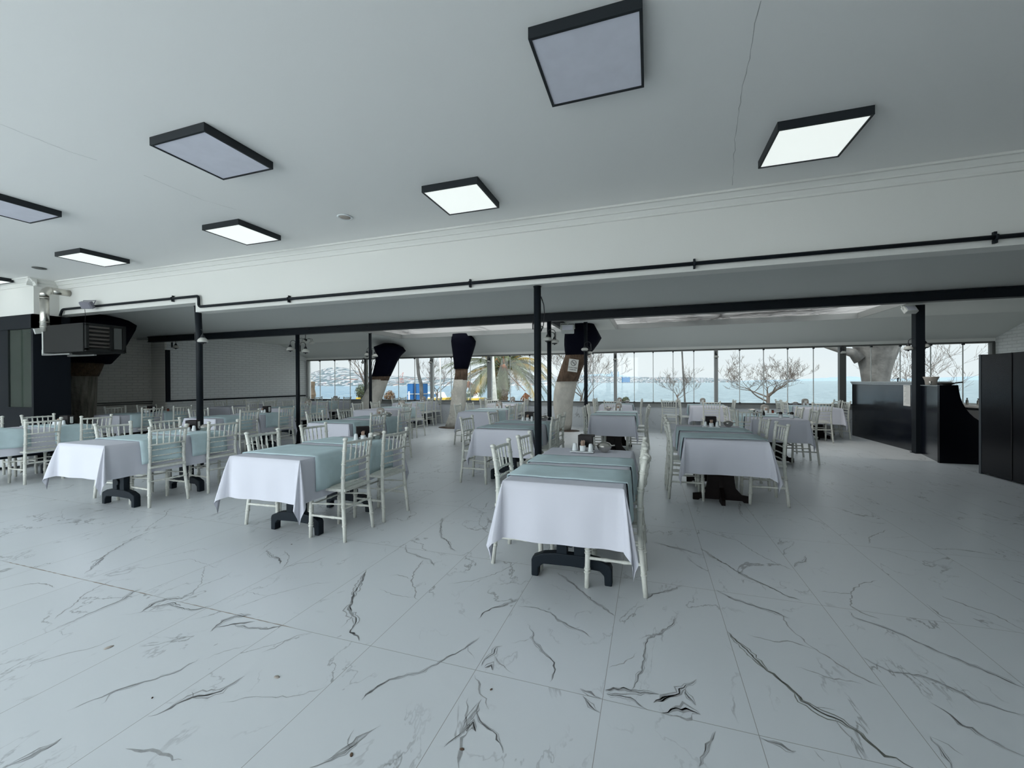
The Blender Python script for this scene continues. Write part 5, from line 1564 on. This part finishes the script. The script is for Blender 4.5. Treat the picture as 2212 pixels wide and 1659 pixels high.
for (dx, dy, z, r) in ((-.35, -.6, 2.15, .26), (-1.2, -.9, 1.35, .32), (-1.55, -.8, 1.55, .25), (1.35, -.6, .95, .26), (.3, -.7, 2.4, .2)):
    mb = MB(); cc = Vector((dx, dy, z))
    mb.tube([(0, 0, 2.35), Vector((dx*.6, dy*.6, z+.7)), cc+Vector((0, 0, r))], .02, 5)
    for j in range(60):
        v = Vector((pr2.gauss(0, 1), pr2.gauss(0, 1), -abs(pr2.gauss(0, 1.4)))).normalized()*r*pr2.uniform(.5, 1.3)
        mb.tube([cc+Vector((0, 0, r*.7)), cc+v], [.012, .022], 4)
    mb.build('date_cluster', 'date_orange', palm, fixn=False)
# shrubs
def shrub(label, px, Y, r, h, m_, seed):
    q = at_ground(px, Y); r_ = random.Random(seed)
    t_ = thing('shrub', label, 'shrub', q)
    mb = MB(); mb.tube([(0, 0, 0), (0, 0, h-r)], .03, 6); mb.build('stem', 'twig', t_)
    mb = MB()
    for k in range(700):
        v = Vector((r_.gauss(0, 1), r_.gauss(0, 1), r_.gauss(0, 1))).normalized(); p = Vector((0, 0, h-r))+Vector((v.x*r, v.y*r, v.z*r*1.25))*r_.uniform(.6, 1)
        a = v.orthogonal().normalized()*.05; b = v.cross(a).normalized()*.035
        a.rotate(Matrix.Rotation(r_.uniform(0, 6), 3, v))
        mb.quad(p-a, p+b, p+a, p-b)
    mb.build('foliage', m_, t_, fixn=False)
shrub('round dark green shrub before the first wrapped trunk', 781, 16, .30, 1.55, 'shrub_green', 2)
shrub('rusty brown shrub just past the leaning trunk', 842, 16.5, .28, 1.25, 'shrub_rust', 5)
shrub('bright green tuft above the sill beside the far blue block', 1352, 14.2, .13, 1.12, 'shrub_green', 8)
# ruin, blue tanks, boats, posts
q = at_ground(670, 16); t_ = thing('ruined_wall', 'crumbling brown masonry stump at the brick corner', 'ruin', q)
mb = MB(); mb.prism([(-.16, 0), (.14, 0), (.16, .5), (.11, .8), (.17, 1.1), (.10, 1.4), (.13, 1.72), (-.16, 1.74)], -.2, .2, 'y'); mb.build('masonry', 'rock', t_)
for (px, lb) in ((893, 'blue tank standing by the quay, nearer the leaning trunk'), (912, 'blue tank standing by the quay, behind the slim pale trunk')):
    q = at_ground(px, 19); t_ = thing('blue_tank', lb, 'tank', q, 0, 'blue tanks on the quay')
    mb = MB(); mb.box((-.17, -.3, .45), (.17, .3, 1.62)); mb.build('body', 'blue_paint', t_, bevel=.02)
    mb = MB(); mb.box((-.19, -.32, 1.05), (.19, .32, 1.09)); mb.box((-.19, -.32, 1.60), (.19, .32, 1.64)); mb.build('band', 'alu', t_)
    mb = MB()
    for sx in (-.15, .12): mb.box((sx, -.28, 0), (sx+.04, .28, .46))
    mb.build('stand', 'charcoal', t_)
for px, lb in ((884, 'short white bollard post left of the blue tanks'), (952, 'grey street pole behind the palm fronds')):
    q = at_ground(px, 18.5); t_ = thing('quay_post', lb, 'post', q)
    h = 1.15 if px == 884 else 3.2
    mb = MB(); mb.tube([(0, 0, 0), (0, 0, h)], .04, 8); mb.lathe([(.05, h), (.05, h+.03), (.02, h+.05)], seg=10); mb.build('shaft', 'plastic_white' if px == 884 else 'alu', t_)
def boat(px, Y, L_, label, hullm='yellow_paint'):
    q = aty(px, 865, Y); t_ = thing('moored_boat', label, 'boat', (q.x, Y, -.25), 0, 'small boats at the quay')
    mb = MB(); mb.prism([(-L_/2, .35), (-L_/2+.15, 0), (L_/2-.3, 0), (L_/2, .42)], -.5, .5, 'y'); mb.build('hull', hullm, t_, loc=(0, 0, .25))
    mb = MB(); mb.prism([(-L_*.3, .6), (-L_*.25, 1.02), (L_*.2, 1.02), (L_*.32, .6)], -.4, .4, 'y'); mb.build('cabin', 'plastic_white', t_)
    mb = MB(); mb.box((-L_*.22, -.41, .72), (L_*.2, .41, .92)); mb.build('cabin_window', 'far_glass', t_)
boat(941, 24.5, 2.1, 'small white and yellow boat beside the blue tanks')
boat(1018, 24.5, 1.6, 'small yellow boat right of the upright wrapped trunk')
q = at_ground(774, 15.5); t_ = thing('quay_post', 'short yellow post at the water below the green shrub', 'post', q)
mb = MB(); mb.box((-.07, -.07, 0), (.07, .07, 1.0)); mb.build('shaft', 'yellow_paint', t_)
q = at_ground(1478, 19); 

# far shore
ZS = -4.0
bpy.data.objects['sea'].location.z = ZS+1.8
def ridge(name, pts, Y0, Y1, m_, seed):
    mb = MB(); rows = []
    r_ = random.Random(seed)
    X = []
    for i in range(len(pts)-1):
        k = max(2, int((pts[i+1][0]-pts[i][0])/4))
        for j in range(k): f = j/k; X.append((pts[i][0]*(1-f)+pts[i+1][0]*f, pts[i][1]*(1-f)+pts[i+1][1]*f))
    X.append(pts[-1])
    NR = 6
    for j in range(NR+1):
        f = j/NR; Y = Y0+(Y1-Y0)*f
        row = []
        for px, py in X:
            q = aty(px, py, Y1); zt_ = q.z
            g = aty(px, py, Y)
            z = ZS+(zt_-ZS)*(f**.75)
            if 0 < j: z += noise.noise(Vector((g.x*.02, g.y*.02, seed)))*(zt_-ZS)*.10
            if j == 0: z = ZS-.5
            row.append(mb.bm.verts.new((g.x, Y, z)))
        rows.append(row)
    for j in range(NR):
        for i in range(len(X)-1):
            mb.face([rows[j][i], rows[j][i+1], rows[j+1][i+1], rows[j+1][i]])
    return mb.build(name, m_, kind='structure')
left_sky = [(540,812),(600,812),(640,811),(664,808),(682,802),(700,797),(728,793),(745,795),(770,801),(800,806),(830,811),(860,813),(900,814),(960,816),(1020,817),(1080,818),(1150,819),(1200,820)]
ridge('hills_left_shore', left_sky, 600, 800, 'town_slope', 1)
mid_sky = [(1130,817),(1180,814),(1240,812),(1290,811),(1320,813),(1400,815),(1470,815),(1530,816),(1560,818),(1585,821),(1600,823)]
ridge('hills_middle_shore', mid_sky, 1650, 2100, 'town_slope', 2)
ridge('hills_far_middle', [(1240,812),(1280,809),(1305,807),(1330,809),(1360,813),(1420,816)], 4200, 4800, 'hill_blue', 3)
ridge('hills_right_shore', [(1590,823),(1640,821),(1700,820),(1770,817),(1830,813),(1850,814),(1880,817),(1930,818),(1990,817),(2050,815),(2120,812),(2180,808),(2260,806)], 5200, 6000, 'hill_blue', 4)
def far_box(name, pxl, pxr, pyt, pyb, Y, m_, label, cat, group=None, roof=None, dep=None):
    a, b = aty(pxl, pyb, Y), aty(pxr, pyb, Y); zt_ = aty((pxl+pxr)/2, pyt, Y).z
    w_ = (b.x-a.x); d_ = dep or w_*.7
    t_ = thing(name, label, cat, (a.x+w_/2, Y, 0), 0, group)
    mb = MB(); mb.box((-w_/2, 0, a.z-2), (w_/2, d_, zt_)); mb.build('walls', m_, t_)
    if roof:
        h = (zt_-a.z)*.35; mb = MB(); mb.prism([(-w_/2-.3, zt_), (0, zt_+h), (w_/2+.3, zt_)], -.3, d_+.3, 'y'); mb.build('roof', roof, t_)
    return t_
fr = random.Random(77)
HOUSES = []
def free_spot(px, Y, w_):
    for (a, b, c) in HOUSES:
        if abs(a-px) < (w_+c)/2+1.2 and abs(b-Y) < 6: return False
    if 700 < px < 786 and 630 < Y < 662: return False
    HOUSES.append((px, Y, w_)); return True
SB = 'small pale houses on the far shore'
def sky_at(tab, px):
    for i in range(len(tab)-1):
        if tab[i][0] <= px <= tab[i+1][0]:
            f = (px-tab[i][0])/(tab[i+1][0]-tab[i][0]); return tab[i][1]*(1-f)+tab[i+1][1]*f
    return 820
for k in range(190):
    px = fr.choice([fr.uniform(664, 800), fr.uniform(664, 800), fr.uniform(838, 930), fr.uniform(1010, 1150)]); f = fr.uniform(.02, .8)**1.0
    Y = 600+200*f; yb = 834.5-(834.5-sky_at(left_sky, px))*(f**.8)*.95
    w_ = fr.uniform(2, 4.5)
    if not free_spot(px, Y, w_): continue
    far_box('distant_house', px-w_/2, px+w_/2, yb-fr.uniform(2.0, 3.6), yb, Y, fr.choice(['far_block', 'far_white', 'far_block', 'far_white']), 'small pale house among many on the left far shore', 'house', SB, fr.choice([None, 'far_roof', None]))
for k in range(60):
    px = fr.uniform(1190, 1555); f = fr.uniform(0, .6); Y = 1650+450*f; yb = 826.0-(826-sky_at(mid_sky, px))*f
    w_ = fr.uniform(1.5, 4)
    far_box('distant_house', px-w_/2, px+w_/2, yb-fr.uniform(1.5, 3.2), yb, Y, fr.choice(['far_block', 'far_white', 'far_block']), 'small pale house among many on the middle far shore', 'house', SB)
far_box('harbour_hall', 716, 768, 819, 829, 640, 'far_roof', 'long reddish hall on the left far shore', 'building', dep=8, roof=None)
far_box('pale_block', 706, 712, 812, 829, 640, 'far_block', 'pale tall block beside the long reddish hall', 'building')
far_box('pale_block', 775, 782, 811, 829, 640, 'far_block', 'pale tall block at the trunk side of the reddish hall', 'building')
far_box('skyscraper', 1319.5, 1323.5, 803, 826, 2150, 'far_tower', 'bluish far tower, the one nearer the no-smoking trunk', 'tower', 'twin far towers')
far_box('skyscraper', 1334, 1337, 802.5, 826, 2150, 'far_tower', 'bluish far tower, the one next to the mullion', 'tower', 'twin far towers')
far_box('office_block', 1343, 1360.5, 815, 824.8, 1640, 'far_glass', 'broad blue glass block at the middle far shore', 'building')
for px, lb in ((1510, 'white far block, nearer the wide bare tree'), (1516.5, 'white far block beside its twin')):
    far_box('pale_block', px-2, px+2, 817, 823.5, 1640, 'far_block', lb, 'building')
# mast on the hill and red crane
q = aty(727.5, 800, 800); zt_ = aty(727.5, 781, 800).z
t_ = thing('radio_mast', 'thin mast on top of the town hill', 'mast', (q.x, 800, 0)); mb = MB(); mb.tube([(0, 0, q.z-3), (0, 0, zt_)], [.5, .15], 6); mb.box((-.8, -.8, zt_-6.5), (.8, .8, zt_-4)); mb.build('shaft', 'alu', t_)
q = aty(868, 832, 640); t_ = thing('harbour_crane', 'red harbour crane across the water', 'crane', (q.x, 640, 0)); s_ = .75
mb = MB()
for dx in (-4, 0, 4): mb.tube([(dx, 0, ZS), (dx*.6, 0, 8)], .35, 5)
mb.tube([(-4, 0, 2), (4, 0, 2)], .3, 5); mb.tube([(-3, 0, 8), (3, 0, 8)], .4, 5); mb.build('legs', 'red_paint', t_)
mb = MB(); mb.tube([(0, 0, 8), (3.2, 0, 20)], .4, 5); mb.tube([(3.2, 0, 20), (-5, 0, 11)], .2, 5); mb.tube([(0, 0, 8), (-6, 0, 9.5)], .35, 5); mb.build('jib', 'red_paint', t_)

# bare branches over the two roof lights
def roof_branches(label, x0, x1, seed):
    t_ = thing('bare_tree', label, 'tree', ((x0+x1)/2, 10.3, ZB+.135), 0, 'bare crowns above the roof lights')
    r_ = random.Random(seed)
    for b in range(10):
        mb = MB()
        def gr(p, d, L_, r, lv):
            P = [p.copy()]; R = [r]; q = p.copy()
            for k in range(4):
                d = (d+Vector((r_.uniform(-.35, .35), r_.uniform(-.35, .35), r_.uniform(-.1, .1)))).normalized(); d.z *= .3
                q = q+d*L_/4; q.z = max(q.z, .03); P.append(q.copy()); R.append(max(.004, r*(1-.15*(k+1))))
            mb.tube(P, R, 5, cap=False)
            if lv: 
                for k in range(3): gr(P[r_.randint(1, 4)], (d+Vector((r_.uniform(-1, 1), r_.uniform(-1, 1), r_.uniform(-.1, .3)))).normalized(), L_*.65, r*.6, lv-1)
        a = r_.uniform(0, 2*pi)
        gr(Vector((r_.uniform(-.46, .46)*(x1-x0), r_.uniform(-.6, .9), .05)), Vector((cos(a), sin(a)*.6, .05)), 1.7, .036, 4)
        mb.build('branch', 'twig_dark', t_, fixn=False)
roof_branches('bare dark branches lying over the roof light before the wrapped trunks', *SK[0], 4)
roof_branches('bare dark branches lying over the roof light towards the bar', *SK[1], 9)

# dead leaves and specks on the tiles
for k, (px, py, s_) in enumerate(((598, 1463, .022), (1061, 1490, .010), (759, 1631, .014), (998, 1619, .013), (235, 1399, .03), (329, 1508, .008), (630, 1176, .010))):
    q = atz(px, py, 0); t_ = thing('fallen_leaf', ('small round tan spot on the tiles in the foreground', 'black speck below the long vein, centre foreground', 'dark leaf speck near the bottom edge of the picture', 'dark leaf speck just right of the bottom-edge one', 'pale tan oval stain on the left foreground tiles', 'tiny black speck left of the tan spot', 'tiny speck under the second front-row table end')[k], 'leaf', (q.x, q.y, .001), k*1.1, 'dry leaf specks on the floor')
    mb = MB(); mb.lathe([(s_*.6, 0), (s_*.55, .002), (s_*.2, .003)], seg=9, sx=1.2, sy=.7); mb.build('blade', 'napkin_box_beige' if k in (0, 4) else 'bark_brown', t_)
